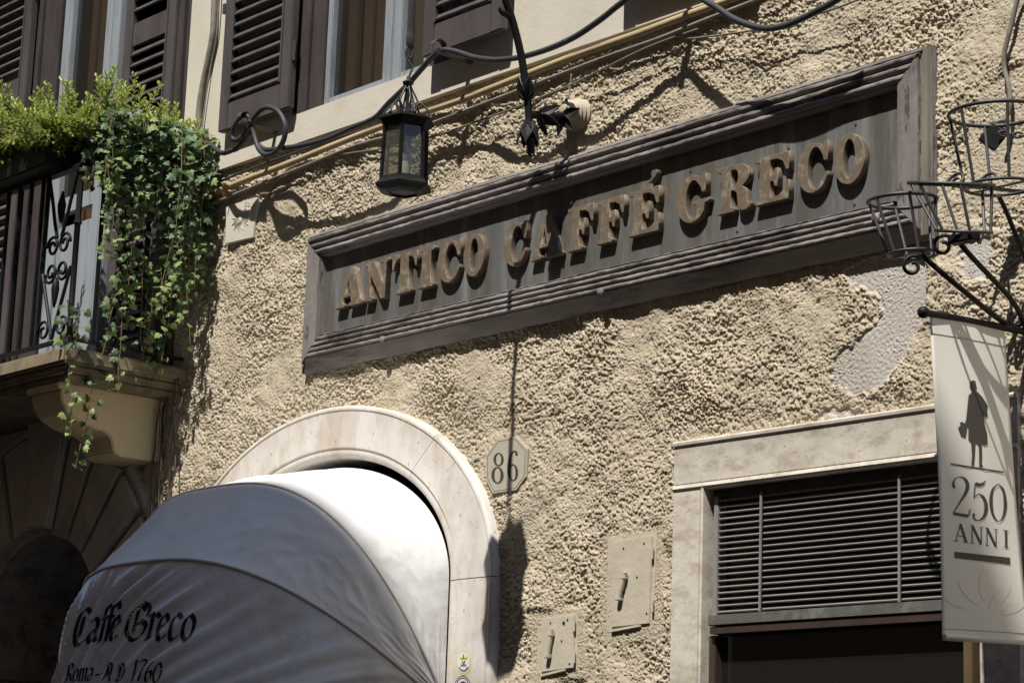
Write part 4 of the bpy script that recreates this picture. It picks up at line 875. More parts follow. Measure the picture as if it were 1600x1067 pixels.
for k in range(6):
    a = ph+k*math.pi/3+.5; d = Vector((math.cos(a), math.sin(a), 0))
    P = [LC+d*r+Vector((0,0,z)) for r, z in ((.092, zt+.006), (.085, zt+.035), (.062, zt+.062), (.050, zt+.070), (.034, zt+.060), (.026, zt+.040), (.034, zt+.026), (.044, zt+.032))]
    MB().tube(spline(P, 5), .0042, 6).build('crown_scroll', M['rust_iron'], lt, smooth=True)
    P = [LC+d*r+Vector((0,0,z)) for r, z in ((.010, zc-.01), (.022, zc-.035), (.040, zt+.075), (.036, zt+.045), (.028, zt+.02))]
    MB().tube(spline(P, 5), .004, 6).build('crown_scroll', M['rust_iron'], lt, smooth=True)
    MB().lathe(LC+d*.094, (0,0,1), [(.003, zt+.004), (.008, zt+.009), (.006, zt+.017), (.002, zt+.020)], 8).build('knob', M['rust_iron'], lt, smooth=True)
MB().lathe(LC, (0,0,1), [(.006, zt+.02), (.007, zc-.03), (.012, zc-.022), (.008, zc-.012), (.020, zc-.002), (.022, zc+.006), (.008, zc+.014), (.006, zc+.03)], 12).build('finial', M['rust_iron'], lt, smooth=40)
zh = WX(640, 85, LX).z
MB().tube(spline([LC+_r*x+Vector((0,0,z)) for x, z in ((0, zc+.02), (.010, zc+.05), (.012, zc+.068), (.001, zc+.085), (-.013, zh-.005), (-.012, zh+.018), (0, zh+.03), (.010, zh+.02))], 6), .0045, 7).build('hook', M['rust_iron'], lt, smooth=True)
MB().tube([LC+_r*(.003+.009*math.cos(2*math.pi*k/16))+Vector((0,0, zh-.0+.026*math.sin(2*math.pi*k/16)+.01)) for k in range(17)], .0036, 6, False).build('chain_link', M['rust_iron'], lt, smooth=True)
BT = 5.29
rp = [(0, zh+.025), (0, zh+.04), (0, zh+.07), (0, zh+.09), (0, zh+.10), (0, 5.0), (0, BT)]
MB().tube([LC+Vector((0,0,z)) for _, z in rp], [.008, .016, .016, .012, .0135, .0135, .0135], 8).build('rod', M['rust_iron'], lt, smooth=40)
bk = thing('lantern_bracket', 'wrought iron wall bracket with leaf ornaments and twisted end above the sign', 'bracket', (LX, 0, 4.4))
v = lambda p, z: Vector((LX, -p, z))
MB().tube(spline([v(.278,4.36), v(.280,4.42), v(.298,4.51), v(.328,4.635), v(.374,4.757), v(.422,4.852), v(.49,4.99), v(.55,5.10), v(.62,5.20), v(.71,5.275), v(.81,5.305), v(LP,BT+.005)], 8), .0155, 10).build('arm', M['iron'], bk, smooth=40)
MB().tube(spline([v(.374,4.757)+Vector((0,0,.0)), v(.40,4.785), v(.44,4.795), v(.455,4.812)], 6), [.012]*12+[.010, .009, .008, .007, .006, .004, .003], 8).build('twig', M['iron'], bk, smooth=40)
MB().tube(spline([v(.278,4.41), v(.20,4.425), v(.13,4.437), v(.07,4.46)], 8), .017, 10).build('wall_arm', M['iron'], bk, smooth=40)
MB().tube([v(.278,4.37), v(.265,4.25)], [.017, .010], 8).build('drop', M['iron'], bk, smooth=40)
hx = []
for i in range(90):
    q = i/89; a = q*2*math.pi*7; z = 4.315-.075*q; pp = .272-.012*q; hx.append(v(pp, z)+Vector((.018*math.cos(a)*(1-.3*q), .018*math.sin(a)*(1-.3*q), 0)))
MB().tube(hx, .0042, 5).build('spiral', M['rust_iron'], bk, smooth=True)
def leaf3(base, d, up, L, wd, curl):
    d = Vector(d).normalized(); up = Vector(up); s = d.cross(up).normalized(); n_ = s.cross(d).normalized(); mb = MB(); rows = []
    for i in range(6):
        t = i/5; w = wd*math.sin(math.pi*min(1, t*.85+.15))*(1-t*.3) if i < 5 else .001
        c = base+d*L*t+n_*curl*t*t; rows.append((c-s*w-n_*w*.35, c+n_*.002, c+s*w-n_*w*.35))
    vs = [q for R in rows for q in R]; fs = []
    for i in range(5):
        for k in (0, 1): a = i*3+k; fs.append((a, a+1, a+4, a+3))
    mb.add(vs, fs)
    m = bmesh.new(); me = mb.mesh(recalc=False); m.from_mesh(me); r_ = bmesh.ops.solidify(m, geom=m.faces[:], thickness=.004); m.to_mesh(me); m.free(); return me
for k in range(5):
    a = 2*math.pi*k/5+.3; d = Vector((math.cos(a), math.sin(a), -.75)); put('leaf', leaf3(v(.277, 4.392), d, (0,0,1), .105, .032, -.06), M['darkleaf'], bk)
    d = Vector((math.cos(a+.5), math.sin(a+.5), 1.5)); put('leaf', leaf3(v(.296, 4.47), d, (0,0,1), .095, .028, .02), M['darkleaf'], bk)
    d = Vector((math.cos(a), .5, math.sin(a))); put('leaf', leaf3(v(.10, 4.445), d, (0,1,.2), .085, .025, -.02), M['darkleaf'], bk)
    d = Vector((math.cos(a+.4)*.8, 1.0, math.sin(a+.4)*.8)); put('leaf', leaf3(v(.225, 4.42), d, (0,1,.2), .095, .026, -.02), M['darkleaf'], bk)
ins = thing('insulator', 'cream ribbed ceramic rosette where the lantern bracket meets the wall', 'insulator', (LX, 0, 4.47))
pf = [(.070, -.02)]
for i in range(6): pf += [(.066-.006*i, .005+.015*i), (.072-.007*i, .011+.015*i), (.064-.007*i, .018+.015*i)]
pf += [(.025, .098), (.012, .10)]
MB().lathe((LX-.005, 0, 4.475), (0,-1,0), pf, 24).build('ribbed_body', M['ceramic'], ins, smooth=60)

# ------------------------------------------------------------------ shutters and windows upstairs
def shutter(label, x0, x1, z0, z1, y0, pitch=.0615, group='louvred shutters', mid=None):
    t = thing('shutter', label, 'shutter', ((x0+x1)/2, y0, z0), group); th = .038; st_ = .075
    MB().box(x0, x0+st_, y0-th, y0, z0, z1).build('stile', M['shutter'], t, bevel=.004); MB().box(x1-st_, x1, y0-th, y0, z0, z1).build('stile', M['shutter'], t, bevel=.004)
    xa, xb = x0+st_, x1-st_
    MB().box(xa, xb, y0-th+.003, y0-.002, z0, z0+.14).build('rail', M['shutter'], t, bevel=.003); MB().box(xa, xb, y0-th+.003, y0-.002, z1-.09, z1).build('rail', M['shutter'], t, bevel=.003)
    MB().box(xa, xa+.012, y0-th-.004, y0-.004, z0+.142, z1-.092).build('bead', M['shutter'], t); MB().box(xb-.012, xb, y0-th-.004, y0-.004, z0+.142, z1-.092).build('bead', M['shutter'], t)
    L = xb-xa-.024; me = MB().add([(0,-.022,-.022),(L,-.022,-.022),(L,-.026,-.014),(0,-.026,-.014),(0,.017,.030),(L,.017,.030),(L,.015,.038),(0,.015,.038)], [(0,1,2,3),(3,2,6,7),(0,4,5,1),(7,6,5,4),(0,3,7,4),(1,5,6,2)]).mesh(); me.materials.append(M['shutter'])
    k = int((z1-z0-.24)/pitch)
    if mid: MB().box(xa, xb, y0-th+.003, y0-.002, mid, mid+.13).build('rail', M['shutter'], t, bevel=.003)
    for i in range(k):
        zz = z0+.165+i*pitch
        if not mid or not (mid-.03 < zz < mid+.15): put('slat', me, None, t, (xa+.012, y0-th/2, zz))
    return t
s1 = shutter('left louvred shutter of the upper window, above the coiled cable', -2.33, -1.745, 4.92, 6.6, -.052)
s2 = shutter('right louvred shutter of the upper window, behind the cable hook', -.715, -.185, 4.91, 6.6, -.075)
s3 = shutter('open louvred shutter at the far top left, left of the balcony door', -4.88, -4.32, 3.86, 6.6, -.045, mid=5.56)
s4 = shutter('louvred shutter right of the balcony door above the shrubs', -3.36, -2.86, 3.86, 6.6, -.005, mid=5.60)
s5 = shutter('louvred shutter just above the picture, its shadow on the cream band', .50, 1.06, 4.90, 6.6, -.075)
def fitting(t, mb, name, mat='shutter'): return mb.build(name, M[mat], t, smooth=40)
for t, x, zc_ in ((s1, -2.33, 5.55),):
    MB().box(x-.012, x+.006, -.10, -.083, zc_-.02, zc_+.03).build('latch', M['shutter'], t); 
for t, x in ((s1, -1.739), (s3, -4.314)):
    for z in (5.2, 6.2): MB().tube([(x, -.075, z-.05), (x, -.075, z+.05)], .009, 8).build('hinge', M['shutterdark'], t, smooth=40)
# curved strap holders under the shutters carrying the cable
for lab, px, py in (('curved strap hook holding the cable coil under the left shutter', 388, 186), ('curved strap hook carrying the cable under the right shutter', 692, 74), ('curved strap hook carrying the cable under the shutter above the picture', 1040, -66)):
    c = W(px, py, .19); hk = thing('cable_hook', lab, 'hook', (c.x, -.05, c.z), 'cable hooks under the shutters')
    P = [c+Vector((0, -.022+.03*math.cos(a)+.0, .026*math.sin(a)-.002)) for a in [math.radians(q) for q in range(-60, 181, 15)]]
    mb = MB(); vs = []; fs = []
    for q in P: vs += [q+Vector((-.016, 0, 0)), q+Vector((.016, 0, 0))]
    for i in range(len(P)-1): fs.append((2*i, 2*i+1, 2*i+3, 2*i+2))
    me = MB().add(vs, fs).mesh(recalc=False); bm = bmesh.new(); bm.from_mesh(me); bmesh.ops.solidify(bm, geom=bm.faces[:], thickness=.004); bm.to_mesh(me); bm.free(); put('strap', me, M['shutter'], hk)
    MB().bar(c+Vector((0, -.045, -.026)), Vector((c.x, -.02, c.z-.030)), .026, .010).build('stem', M['shutterdark'], hk, smooth=40)

def casement(label, b, name='window'):
    t = thing(name, label, 'window', ((b['x0']+b['x1'])/2, 0, b['z0'])); return t
wb = casement('upstairs window with grey-blue frame and brown interior between louvred shutters', WB)
x0, x1, z0, z1 = WB['x0'], WB['x1'], WB['z0'], WB['z1']
MB().box(x0+.002, x0+.11, -.028, .06, z0+.002, z1-.002).build('jamb_post', M['shutterdark'], wb, bevel=.003)
MB().box(x0+.114, x0+.222, -.018, .06, z0+.002, z1-.002).build('jamb_post', M['shutterdark'], wb, bevel=.003)
MB().box(x1-.22, x1-.002, -.018, .06, z0+.002, z1-.002).build('jamb_post', M['shutterdark'], wb, bevel=.003)
fa, fb = x0+.226, x1-.224; xm = W(614, 128, .0).x
MB().box(fa, fa+.036, -.012, .045, z0+.004, z1-.01).build('stile', M['greyframe'], wb, bevel=.004)
MB().box(xm-.066, xm-.002, -.014, .045, z0+.004, z1-.01).build('stile', M['greyframe'], wb, bevel=.004); MB().box(xm+.001, xm+.062, -.012, .045, z0+.004, z1-.01).build('stile', M['greyframe'], wb, bevel=.004)
MB().box(fb-.05, fb, -.012, .045, z0+.004, z1-.01).build('stile', M['greyframe'], wb, bevel=.004)
for a, b in ((fa+.037, xm-.067), (xm+.063, fb-.051)):
    MB().box(a, b, -.010, .043, z0+.004, z0+.034).build('bottom_rail', M['greyframe'], wb, bevel=.003)
    MB().box(a, b, .018, .022, z0+.035, z1-.01).build('pane', M['glass'], wb)
MB().box(xm+.02, x1-.1, .07, .08, z0+.003, z1).build('inner_blind', M['beige_curtain'], wb)
for i in range(4): MB().box(fa+.02+i*.11, fa+.095+i*.11, .09+.012*(i % 2), .12, z0+.003, z1).build('inner_board', M['redcurtain'], wb, bevel=.004)

bd = thing('balcony_door', 'balcony french door with weathered grey frame behind the railing', 'door', (-3.6, 0, BD['z0']))
x0, x1, z0, z1 = BD['x0'], BD['x1'], BD['z0'], BD['z1']
def bx(a, b, ya, yb, nm, mt, za=None, zz=None, bev=.003): MB().box(a, b, ya, yb, za if za is not None else z0+.005, zz if zz is not None else z1-.002).build(nm, M[mt], bd, bevel=bev)
bx(x0+.002, x0+.12, -.035, .06, 'jamb_post', 'shutterdark'); bx(x0+.124, x0+.31, -.02, .06, 'jamb_post', 'shutterdark')
gx = W(108, 60, 0).x; bx(gx-.045, gx+.045, -.012, .04, 'stile', 'greyframe')
gx2 = W(178, 60, 0).x; bx(gx2-.075, gx2-.003, -.012, .04, 'stile', 'greyframe'); bx(gx2+.0, gx2+.075, -.012, .04, 'stile', 'greyframe')
bx(gx+.047, gx2-.077, .0, .03, 'lower_panel', 'greyframe', z0+.06, W(130, 345, 0).z); bx(gx+.047, gx2-.077, -.006, .035, 'lock_rail', 'greyframe', W(130, 325, 0).z, W(130, 300, 0).z)
bx(gx+.047, gx2-.077, .016, .02, 'pane', 'glass', W(130, 299, 0).z, z1-.01, 0)
for i in range(5): bx(gx+.06+i*.095, gx+.125+i*.095, .10, .13, 'inner_board', 'redcurtain')
bx(gx2+.08, -3.365, .02, .06, 'jamb_post', 'shutterdark'); bx(-2.855, -2.80, -.03, .06, 'jamb_post', 'shutterdark'); bx(-2.796, -2.74, -.012, .06, 'jamb_post', 'shutterdark')

# ------------------------------------------------------------------ balcony
XB, PF = -2.62, .67
bal = thing('balcony', 'stone balcony with black wrought iron railing on a scrolled ochre console', 'balcony', (-3.6, 0, 3.4))
def slab(xr, pf, za, zb, nm, bev, mt='slabstone'): MB().box(-6.2, xr, -pf, .02, za, zb).build(nm, M[mt], bal, bevel=bev)
slab(XB, PF, 3.725, 3.80, 'slab', .012, 'slabstone'); slab(XB-.03, PF-.03, 3.69, 3.726, 'moulding', .010); slab(XB-.07, PF-.07, 3.66, 3.692, 'moulding', .008)
prof = [(.0,3.662),(.56,3.662),(.575,3.63),(.565,3.575),(.53,3.525),(.46,3.487),(.38,3.468),(.325,3.462),(.285,3.44),(.270,3.40),(.262,3.372),(.225,3.352),(.0,3.352)]
def console(xa, xb):
    pr = [(p, z) for p, z in prof]; sp = []
    for i in range(len(pr)): sp.append(Vector((xb, -pr[i][0], pr[i][1])))
    MB().prism(sp, (xa-xb, 0, 0)).build('console', M['console'], bal, bevel=.006)
    MB().box(xa-.015, xb+.015, -.60, .0, 3.632, 3.661).build('console_cap', M['console'], bal, bevel=.006)
console(-3.08, -2.80); console(-5.6, -5.32)
yF = -(PF-.035); xR = XB-.035; RT, RB = 4.70, 3.845
railing = MB().bar((-6.1, yF, RT), (xR+.02, yF, RT), .035, .014).build('railing', M['iron'], bal)
def rail(a, b, w, h): MB().bar(a, b, w, h).build('rail', M['iron'], railing)
rail((-6.1, yF, RB), (xR+.02, yF, RB), .03, .014)
rail((xR, yF+.0, RT+.001), (xR, 0, RT+.001), .035, .014); rail((xR, yF, RB+.001), (xR, 0, RB+.001), .03, .014)
MB().tube([(xR, yF, 3.795), (xR, yF, 3.86), (xR, yF, 3.87), (xR, yF, 4.4), (xR, yF, 4.41), (xR, yF, 4.43), (xR, yF, RT)], [.022, .022, .015, .015, .022, .015, .015], 8).build('corner_post', M['iron'], railing, smooth=40)
barm = MB().bar((0,0,RB), (0,0,RT), .016, .016).mesh(); barm.materials.append(M['iron'])
for i in range(14): put('baluster', barm, None, railing, (xR-.36-i*.115, yF, 0))
for i in range(4): put('baluster', barm, None, railing, (xR, yF+.13+i*.13, 0))
# ornamental panel beside the corner post
def orn(pts, r=.0075, n=6): MB().tube(spline(pts, n), r, 7).build('ornament', M['iron'], railing, smooth=40)
ox = xR-.165; O = lambda a, z: (ox+a, yF, z)
rail((xR-.31, yF, RB), (xR-.31, yF, RT), .016, .016)
for s in (-1, 1):
    orn([O(.0, RB+.02), O(.05*s, RB+.15), O(.11*s, RB+.30), O(.135*s, RB+.36)], .009); orn([O(.135*s, RT-.02), O(.09*s, RT-.14), O(.05*s, RT-.26), O(.02*s, RT-.33)], .009)
    MB().tube(scroll(Vector(O(.055*s, 4.33)), .055, 1.5, Vector((s,0,0)), Vector((0,0,1))), .0075, 7).build('ornament', M['iron'], railing, smooth=True)
    MB().tube(scroll(Vector(O(.055*s, 4.20)), .055, 1.5, Vector((s,0,0)), Vector((0,0,-1))), .0075, 7).build('ornament', M['iron'], railing, smooth=True)
    MB().tube(scroll(Vector(O(.085*s, RB+.07)), .055, 1.3, Vector((s,0,0)), Vector((0,0,1))), .007, 7).build('ornament', M['iron'], railing, smooth=True)
MB().lathe(O(0, 0), (0,0,1), [(.004, 4.44), (.018, 4.49), (.022, 4.53), (.010, 4.58), (.004, 4.60)], 8).build('ornament', M['iron'], railing, smooth=True)
MB().lathe(O(0, 0), (0,0,1), [(.004, 4.02), (.012, 4.05), (.020, 4.11), (.016, 4.15), (.004, 4.17)], 8).build('ornament', M['iron'], railing, smooth=True)
# planter troughs
def trough(label, x0, x1, y0, y1, z0, z1):
    t = thing('planter', label, 'planter', ((x0+x1)/2, (y0+y1)/2, z0), 'planters on the balcony rail')
    a = .025; mb = MB().add([(x0+a,y0+a,z0),(x1-a,y0+a,z0),(x1-a,y1-a,z0),(x0+a,y1-a,z0),(x0,y0,z1),(x1,y0,z1),(x1,y1,z1),(x0,y1,z1)], [(0,3,2,1),(4,5,6,7),(0,1,5,4),(1,2,6,5),(2,3,7,6),(3,0,4,7)])
    mb.build('box', M['trough'], t, bevel=.008); MB().box(x0-.008, x1+.008, y0-.008, y1+.008, z1-.028, z1-.004).build('rim', M['trough'], t, bevel=.004)
    MB().box(x0+.012, x1-.012, y0+.012, y1-.012, z1-.003, z1+.006).build('soil', M['soil'], t)
    return t
trough('long dark planter on the front balcony rail', -4.3, xR-.14, yF-.13, yF+.10, 4.715, 4.89)
trough('short dark planter on the side balcony rail under the ivy', xR-.10, xR+.11, -.60, -.07, 4.715, 4.89)

# ------------------------------------------------------------------ plants
class Leaves:                                # many small leaves in one mesh, with a tint per leaf
    def __init__(s): s.v = []; s.f = []; s.t = []
    def add(s, tmpl, M4, tint):
        b = len(s.v); s.v += [M4@q for q in tmpl[0]]; s.f += [tuple(b+i for i in f) for f in tmpl[1]]; s.t += [tint]*len(tmpl[0])
    def mesh(s, name):
        me = bpy.data.meshes.new(name); me.from_pydata([tuple(q) for q in s.v], [], s.f); a = me.attributes.new('tint', 'FLOAT', 'POINT'); a.data.foreach_set('value', np.array(s.t, 'f')); return me
def orient(pos, d, up, sc):
    d = Vector(d).normalized(); x = d.cross(Vector(up)); x = x.normalized() if x.length > 1e-4 else d.orthogonal().normalized(); n = x.cross(d).normalized()
    R = Matrix((x, d, n)).transposed(); return Matrix.Translation(pos) @ R.to_4x4() @ Matrix.Scale(sc, 4)
lance = ([Vector(q) for q in ((0,0,0), (-.15,.35,.05), (0,.35,-.03), (.15,.35,.05), (-.23,.70,.05), (0,.72,-.04), (.23,.70,.05), (0,1,-.10))], [(0,2,1),(0,3,2),(1,2,5,4),(2,3,6,5),(4,5,7),(5,6,7)])
ivl = [(0,.05), (.20,-.10), (.42,.02), (.55,.20), (.34,.38), (.46,.62), (.20,.62), (0,1.0)]
iv = [Vector((x, y, -.10*abs(x)-.05*y*y)) for x, y in ivl]+[Vector((-x, y, -.10*abs(x)-.05*y*y)) for x, y in ivl[1:-1]]+[Vector((0, .42, .05))]
ivf = [(14,0,1),(14,1,2),(14,2,3),(14,3,4),(14,4,5),(14,5,6),(14,6,7),(14,8,0),(14,9,8),(14,10,9),(14,11,10),(14,12,11),(14,13,12),(14,7,13)]
ivy_t = (iv, ivf)

def shrub(label, centers, seed, nsprig, tint0):
    g = random.Random(seed); c0 = centers[0]
    t = thing('shrub', label, 'shrub', (c0[0], c0[1], 4.89), 'shrubs in the balcony planters'); L = Leaves(); br = MB()
    for i in range(nsprig):
        cx_, cy_, rx, ry, h = g.choice(centers)
        bx_, by_ = cx_+g.uniform(-1, 1)*rx*.7, cy_+g.uniform(-1, 1)*ry*.7; base = Vector((bx_, by_, 4.84))
        lean = Vector(((bx_-cx_)/rx*.5+g.uniform(-.3, .3), (by_-cy_)/ry*.7+g.uniform(-.35, .3), 1 if g.random() < .75 else .25)).normalized()
        hh = h*(.30+.85*g.random()); tip = base+lean*hh; br.tube([base, base.lerp(tip, .5)+Vector((g.uniform(-.01,.01), g.uniform(-.01,.01), 0)), tip], [.0035, .003, .0018], 4)
        n = 34; vt = g.uniform(-.2, .2)
        for k in range(n):
            f = .25+.75*k/(n-1); a = k*2.4+g.uniform(-.3, .3); up = .35+1.1*max(0, f-.65)/.35
            d = Vector((math.cos(a), math.sin(a), up*g.uniform(.7, 1.2)))+lean*.3
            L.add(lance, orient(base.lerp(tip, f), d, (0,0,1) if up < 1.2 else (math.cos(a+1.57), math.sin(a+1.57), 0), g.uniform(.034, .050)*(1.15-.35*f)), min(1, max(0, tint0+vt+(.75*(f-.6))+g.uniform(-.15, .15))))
    for i in range(nsprig//2):                # skirts of leaves spilling over the trough
        cx_, cy_, rx, ry, h = g.choice(centers); sd = g.choice([(0, -1), (0, -1), (1, 0)]) if cx_ < xR-.1 else (0, -1)
        base = Vector((cx_+g.uniform(-1, 1)*rx*1.1+sd[0]*rx*.8, cy_+g.uniform(-1, 1)*ry*.8+sd[1]*ry*1.1, g.uniform(4.82, 4.92))); lean = Vector((sd[0]*.9+g.uniform(-.4, .4), sd[1]*.9+g.uniform(-.3, .3), g.uniform(-.8, .3))).normalized(); tip = base+lean*g.uniform(.06, .12)
        br.tube([base, tip], [.003, .0015], 4)
        for k in range(16):
            f = k/15; a = k*2.4; ax1 = lean.orthogonal().normalized(); ax2 = lean.cross(ax1); d = ax1*math.cos(a)+ax2*math.sin(a)+lean*(.4+f*.8)
            L.add(lance, orient(base.lerp(tip, f), d, (0, 0, 1), g.uniform(.034, .048)), min(1, max(0, tint0-.1+g.uniform(-.2, .15))))
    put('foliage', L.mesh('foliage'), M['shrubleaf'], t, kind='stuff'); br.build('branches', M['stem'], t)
    # drooping outer leaves to hide the trough
shrub('darker leafy shrub at the far left of the balcony rail', [(-3.36, yF-.02, .12, .11, .34), (-3.22, yF, .10, .11, .32), (-3.6, yF, .14, .11, .36)], 3, 85, .22)
shrub('bright green shrub in the middle of the balcony rail', [(-3.02, yF-.02, .11, .12, .28), (-2.86, yF-.02, .10, .12, .26)], 4, 85, .52)
shrub('yellow-green shrub on the side of the balcony nearest the cafe', [(xR+.0, -.52, .12, .10, .30), (xR, -.38, .12, .10, .29), (xR+.01, -.24, .12, .10, .24), (xR+.02, -.12, .11, .08, .20)], 5, 105, .58)

ivy = thing('ivy', 'trailing ivy curtain hanging from the balcony side rail', 'ivy', (xR, -.3, 4.85), None)
L1, L2, LD = Leaves(), Leaves(), Leaves(); stems = MB(); cand = []
g = random.Random(11)
def strand(start, length, seed, dens=.026, drift=(0, 0), big=1.0, curl=.03):
    q = random.Random(seed); P = [Vector(start)]; vx, vy = q.uniform(-.15, .15)+drift[0], q.uniform(-.15, .15)+drift[1]
    n = max(4, int(length/.03))
    for i in range(n):
        vx += q.uniform(-.12, .12)-(vx-drift[0])*.25; vy += q.uniform(-.12, .12)-(vy-drift[1])*.25
        P.append(P[-1]+Vector((vx*.03, vy*.03, -.03)))
    stems.tube(P, [.0030*(1-.5*i/len(P)) for i in range(len(P))], 5)
    tot = 0; i = 0
    while tot < length-.01:
        f = tot/.03; k = min(int(f), len(P)-2); pos = P[k].lerp(P[k+1], f-k); a = q.uniform(0, 6.28)
        # face mostly outwards (towards street / right)
        out = Vector((.7+q.uniform(-.5, .5), -.6+q.uniform(-.6, .6), .25+q.uniform(-.4, .5))).normalized()
        side = Vector((math.cos(a), math.sin(a), 0)); dd = (side*.7+Vector((0, 0, -.55+q.uniform(-.4, .5)))).normalized()
        pos2 = pos+side*q.uniform(.012, .042); stems.tube([pos, pos2], .0011, 3, False)
        sc = q.uniform(.032, .060)*big*(1-.35*tot/length)
        cand.append((pos2, dd, out, sc, q.random(), tot/length, pos.z)); tot += dens*q.uniform(.6, 1.4); i += 1
for i in range(56):                           # dense curtain below the side planter
    y = -g.uniform(.03, .60); ln = g.choice([.35, .5, .65, .8, .95])*g.uniform(.8, 1.1)
    if y < -.40: ln *= .95
    if -.40 < y < -.30: ln *= .6
    strand((xR+g.uniform(.10, .20)+(.10*g.random() if y > -.25 else 0), y, 4.86+g.uniform(-.03, .10)), ln, 100+i, .022)
for i in range(18): strand((xR+g.uniform(.13, .2), -g.uniform(.02, .58), 4.95), g.uniform(.25, .45), 300+i, .018)
for i in range(5): strand((xR+.08, -.60+g.uniform(-.03, .05), 4.86), g.uniform(.15, .4), 330+i, .022)
for i in range(5): strand((xR+.10+g.uniform(0,.06), -.03, 4.86), g.uniform(.7, 1.15), 340+i, .028, (.10, .05))
# single long trailers past the slab
for s, ln, dr in (((xR+.02, yF-.03, 4.02), .66, (.02, -.01)), ((xR+.06, -.42, 4.2), .98, (.0, -.06)), ((xR+.06, -.40, 4.15), .55, (.02, .12)), ((xR+.05, -.22, 4.1), .42, (.02, 0)), ((xR+.05, yF+.02, 3.98), .3, (.02, .05)), ((xR+.10, -.36, 4.3), .5, (.0, .2)), ((xR+.07, -.12, 4.25), .55, (.03, .0))): strand(s, ln, int(ln*1000), .028, dr, 1.05)
depth = lambda p: (p-CAM).dot(_fw)
cand.sort(key=lambda c: depth(c[0])-c[3]*6)
me_var = []
for k in range(6):
    Lk = Leaves(); Lk.add(ivy_t, Matrix.Identity(4), [.15, .35, .5, .65, .8, .95][k]); m_ = Lk.mesh('ivy_leaf'); m_.materials.append(M['ivyleaf'] if k < 4 else M['ivylight']); me_var.append(m_)
for i, (pos, dd, out, sc, rt, f, z) in enumerate(cand):
    Mx = orient(pos, dd, out, sc)
    young = rt > .72 or f > .8
    if i < 290:
        o = bpy.data.objects.new('leaf', me_var[4+int(rt*10) % 2 if young else int(rt*40) % 4]); link(o); o.parent = ivy; Mx.translation -= absloc(ivy); o.matrix_local = Mx
    else: (L2 if young else L1).add(ivy_t, Mx, .1+.85*rt)
put('foliage', L1.mesh('foliage'), M['ivyleaf'], ivy, kind='stuff'); put('young_foliage', L2.mesh('young_foliage'), M['ivylight'], ivy, kind='stuff')
for px, py, p in ((322,290,.06),(330,301,.06),(336,303,.05),(318,284,.07),(352,303,.05),(140,280,.55),(146,268,.52),(146,292,.53),(326,296,.06)):
    LD.add(ivy_t, orient(W(px, py, p), (random.uniform(-1,1), -.2, random.uniform(-1,.3)), (.6,-.6,.4), .035), random.random())
put('dry_leaves', LD.mesh('dry_leaves'), M['dryleaf'], ivy, kind='stuff'); stems.build('stems', M['stem'], ivy)
# dry vines and old wires on the shaded wall under the balcony
dv_ = thing('vine', 'bare dry vine stems climbing the shaded wall beside the console', 'vine', W(262, 840, 0))
for i in range(9):
    q = random.Random(50+i); px0 = 248+q.uniform(0, 36); pts = []
    for k in range(9): pts.append((px0-(k*3.2)+q.uniform(-5, 5), 590+k*36+q.uniform(-6, 6), .03+q.uniform(0, .03)))
    MB().tube(pxline(pts, n=4), q.uniform(.002, .0045), 5).build('stem', M['deadvine'], dv_, smooth=True)
MB().tube(pxline([(205,838,.05),(230,830,.06),(252,828,.05),(280,832,.04),(292,829,.03)], n=5), .003, 5).build('stem', M['deadvine'], dv_, smooth=True)

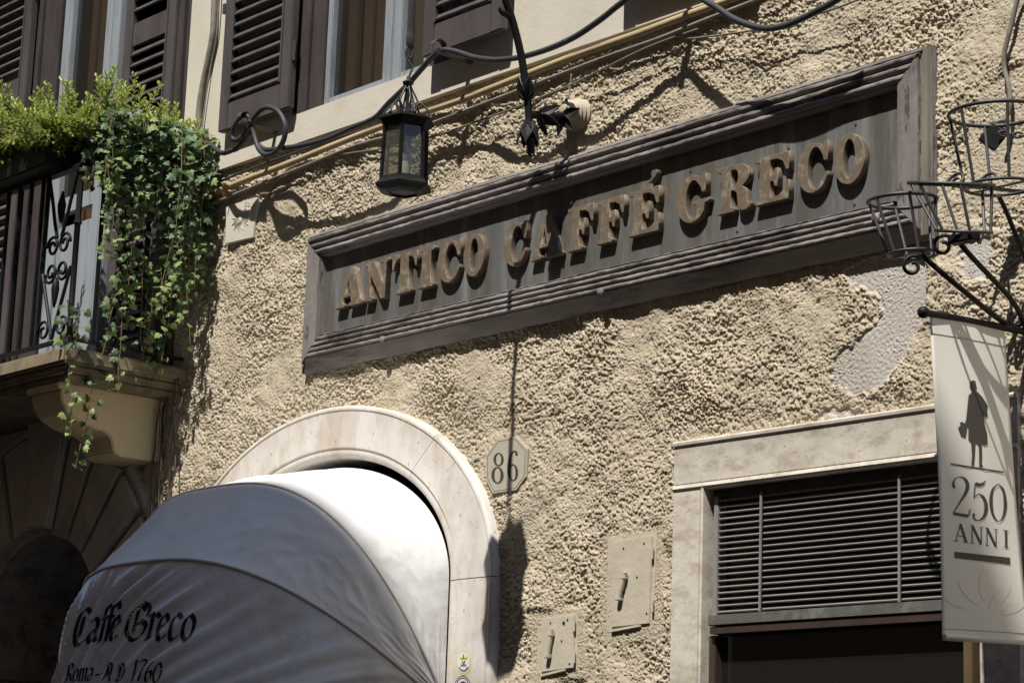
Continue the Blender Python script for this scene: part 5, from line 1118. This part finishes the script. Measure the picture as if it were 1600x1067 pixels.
# ------------------------------------------------------------------ rusticated portal at lower left
pt = thing('portal', 'dark rusticated stone portal arch in shade under the balcony', 'portal', (POR_X, 0, 0))
jt = [-4, 11, 23, 35.5, 49.5, 63.5, 77.5, 97.5, 112, 126, 140, 155, 170, 184]
for i in range(len(jt)-1):
    a0, a1 = math.radians(jt[i]+.9), math.radians(jt[i+1]-.9); key = (jt[i] == 77.5); R1 = 1.20 if not key else 1.30; hh = .055 if not key else .085
    N_ = 8; inn = [(POR_X+(POR_R+.03)*math.cos(a0+(a1-a0)*k/N_), POR_Z+(POR_R+.03)*math.sin(a0+(a1-a0)*k/N_)) for k in range(N_+1)]
    outp = [(POR_X+R1*math.cos(a1-(a1-a0)*k/N_), POR_Z+R1*math.sin(a1-(a1-a0)*k/N_)) for k in range(N_+1)]
    if key: outp[3] = (outp[3][0], outp[3][1]+.05); outp[4] = (outp[4][0], outp[4][1]+.07); outp[5] = (outp[5][0], outp[5][1]+.05)
    MB().prism([(x, -hh, z) for x, z in inn+outp], (0, hh+.02, 0)).build('voussoir', M['greystone'], pt, bevel=.010)
ringp = [(POR_X+1.22*math.cos(math.radians(q)), POR_Z+1.22*math.sin(math.radians(q))) for q in range(5, 176, 3)]
nin = [(-math.cos(math.radians(q)), -math.sin(math.radians(q))) for q in range(5, 176, 3)]
sweep([(x-n_[0]*.045, z-n_[1]*.045) for (x, z), n_ in zip(ringp, nin)], [(0,-.02),(0,.03),(.02,.045),(.05,.04),(.062,-.02)], nin, M['greystone2'], 'hood_mould', pt)
sweep([(POR_X+(POR_R+.20)*math.cos(math.radians(q)), POR_Z+(POR_R+.20)*math.sin(math.radians(q))) for q in range(0, 181, 3)], [(0,.0),(0,.012),(.17,.018),(.2,.010),(.2,-.5)], [(-math.cos(math.radians(q)), -math.sin(math.radians(q))) for q in range(0, 181, 3)], M['greystone2'], 'intrados', pt)
for sx in (-1, 1):
    xx = POR_X+sx*(POR_R); a, b = sorted((xx, xx+sx*.52)); MB().box(a, b, -.05, .5, 0, POR_Z-.06).build('pier', M['greystone'], pt, bevel=.008)
    a, b = sorted((xx-sx*.02, xx+sx*.55)); MB().box(a, b, -.075, .5, POR_Z-.056, POR_Z-.0).build('impost', M['greystone'], pt, bevel=.008)
# little iron stub between portal and awning
sp_ = thing('iron_stub', 'small iron stub with curled ends just behind the awning edge', 'bracket', W(185, 880, .05))
MB().tube(spline([W(184,888,.03), W(184,878,.12), W(180,872,.16), W(174,868,.17)], 5), .009, 7).build('stem', M['rust_iron'], sp_, smooth=True)
for px, py in ((176,867),(192,867),(203,860)): MB().tube(spline([W(186,878,.15), W((px+186)/2,874,.16), W(px,py+4,.17), W(px+3,py,.17)], 4), .007, 6).build('prong', M['dustcable'], sp_, smooth=True)
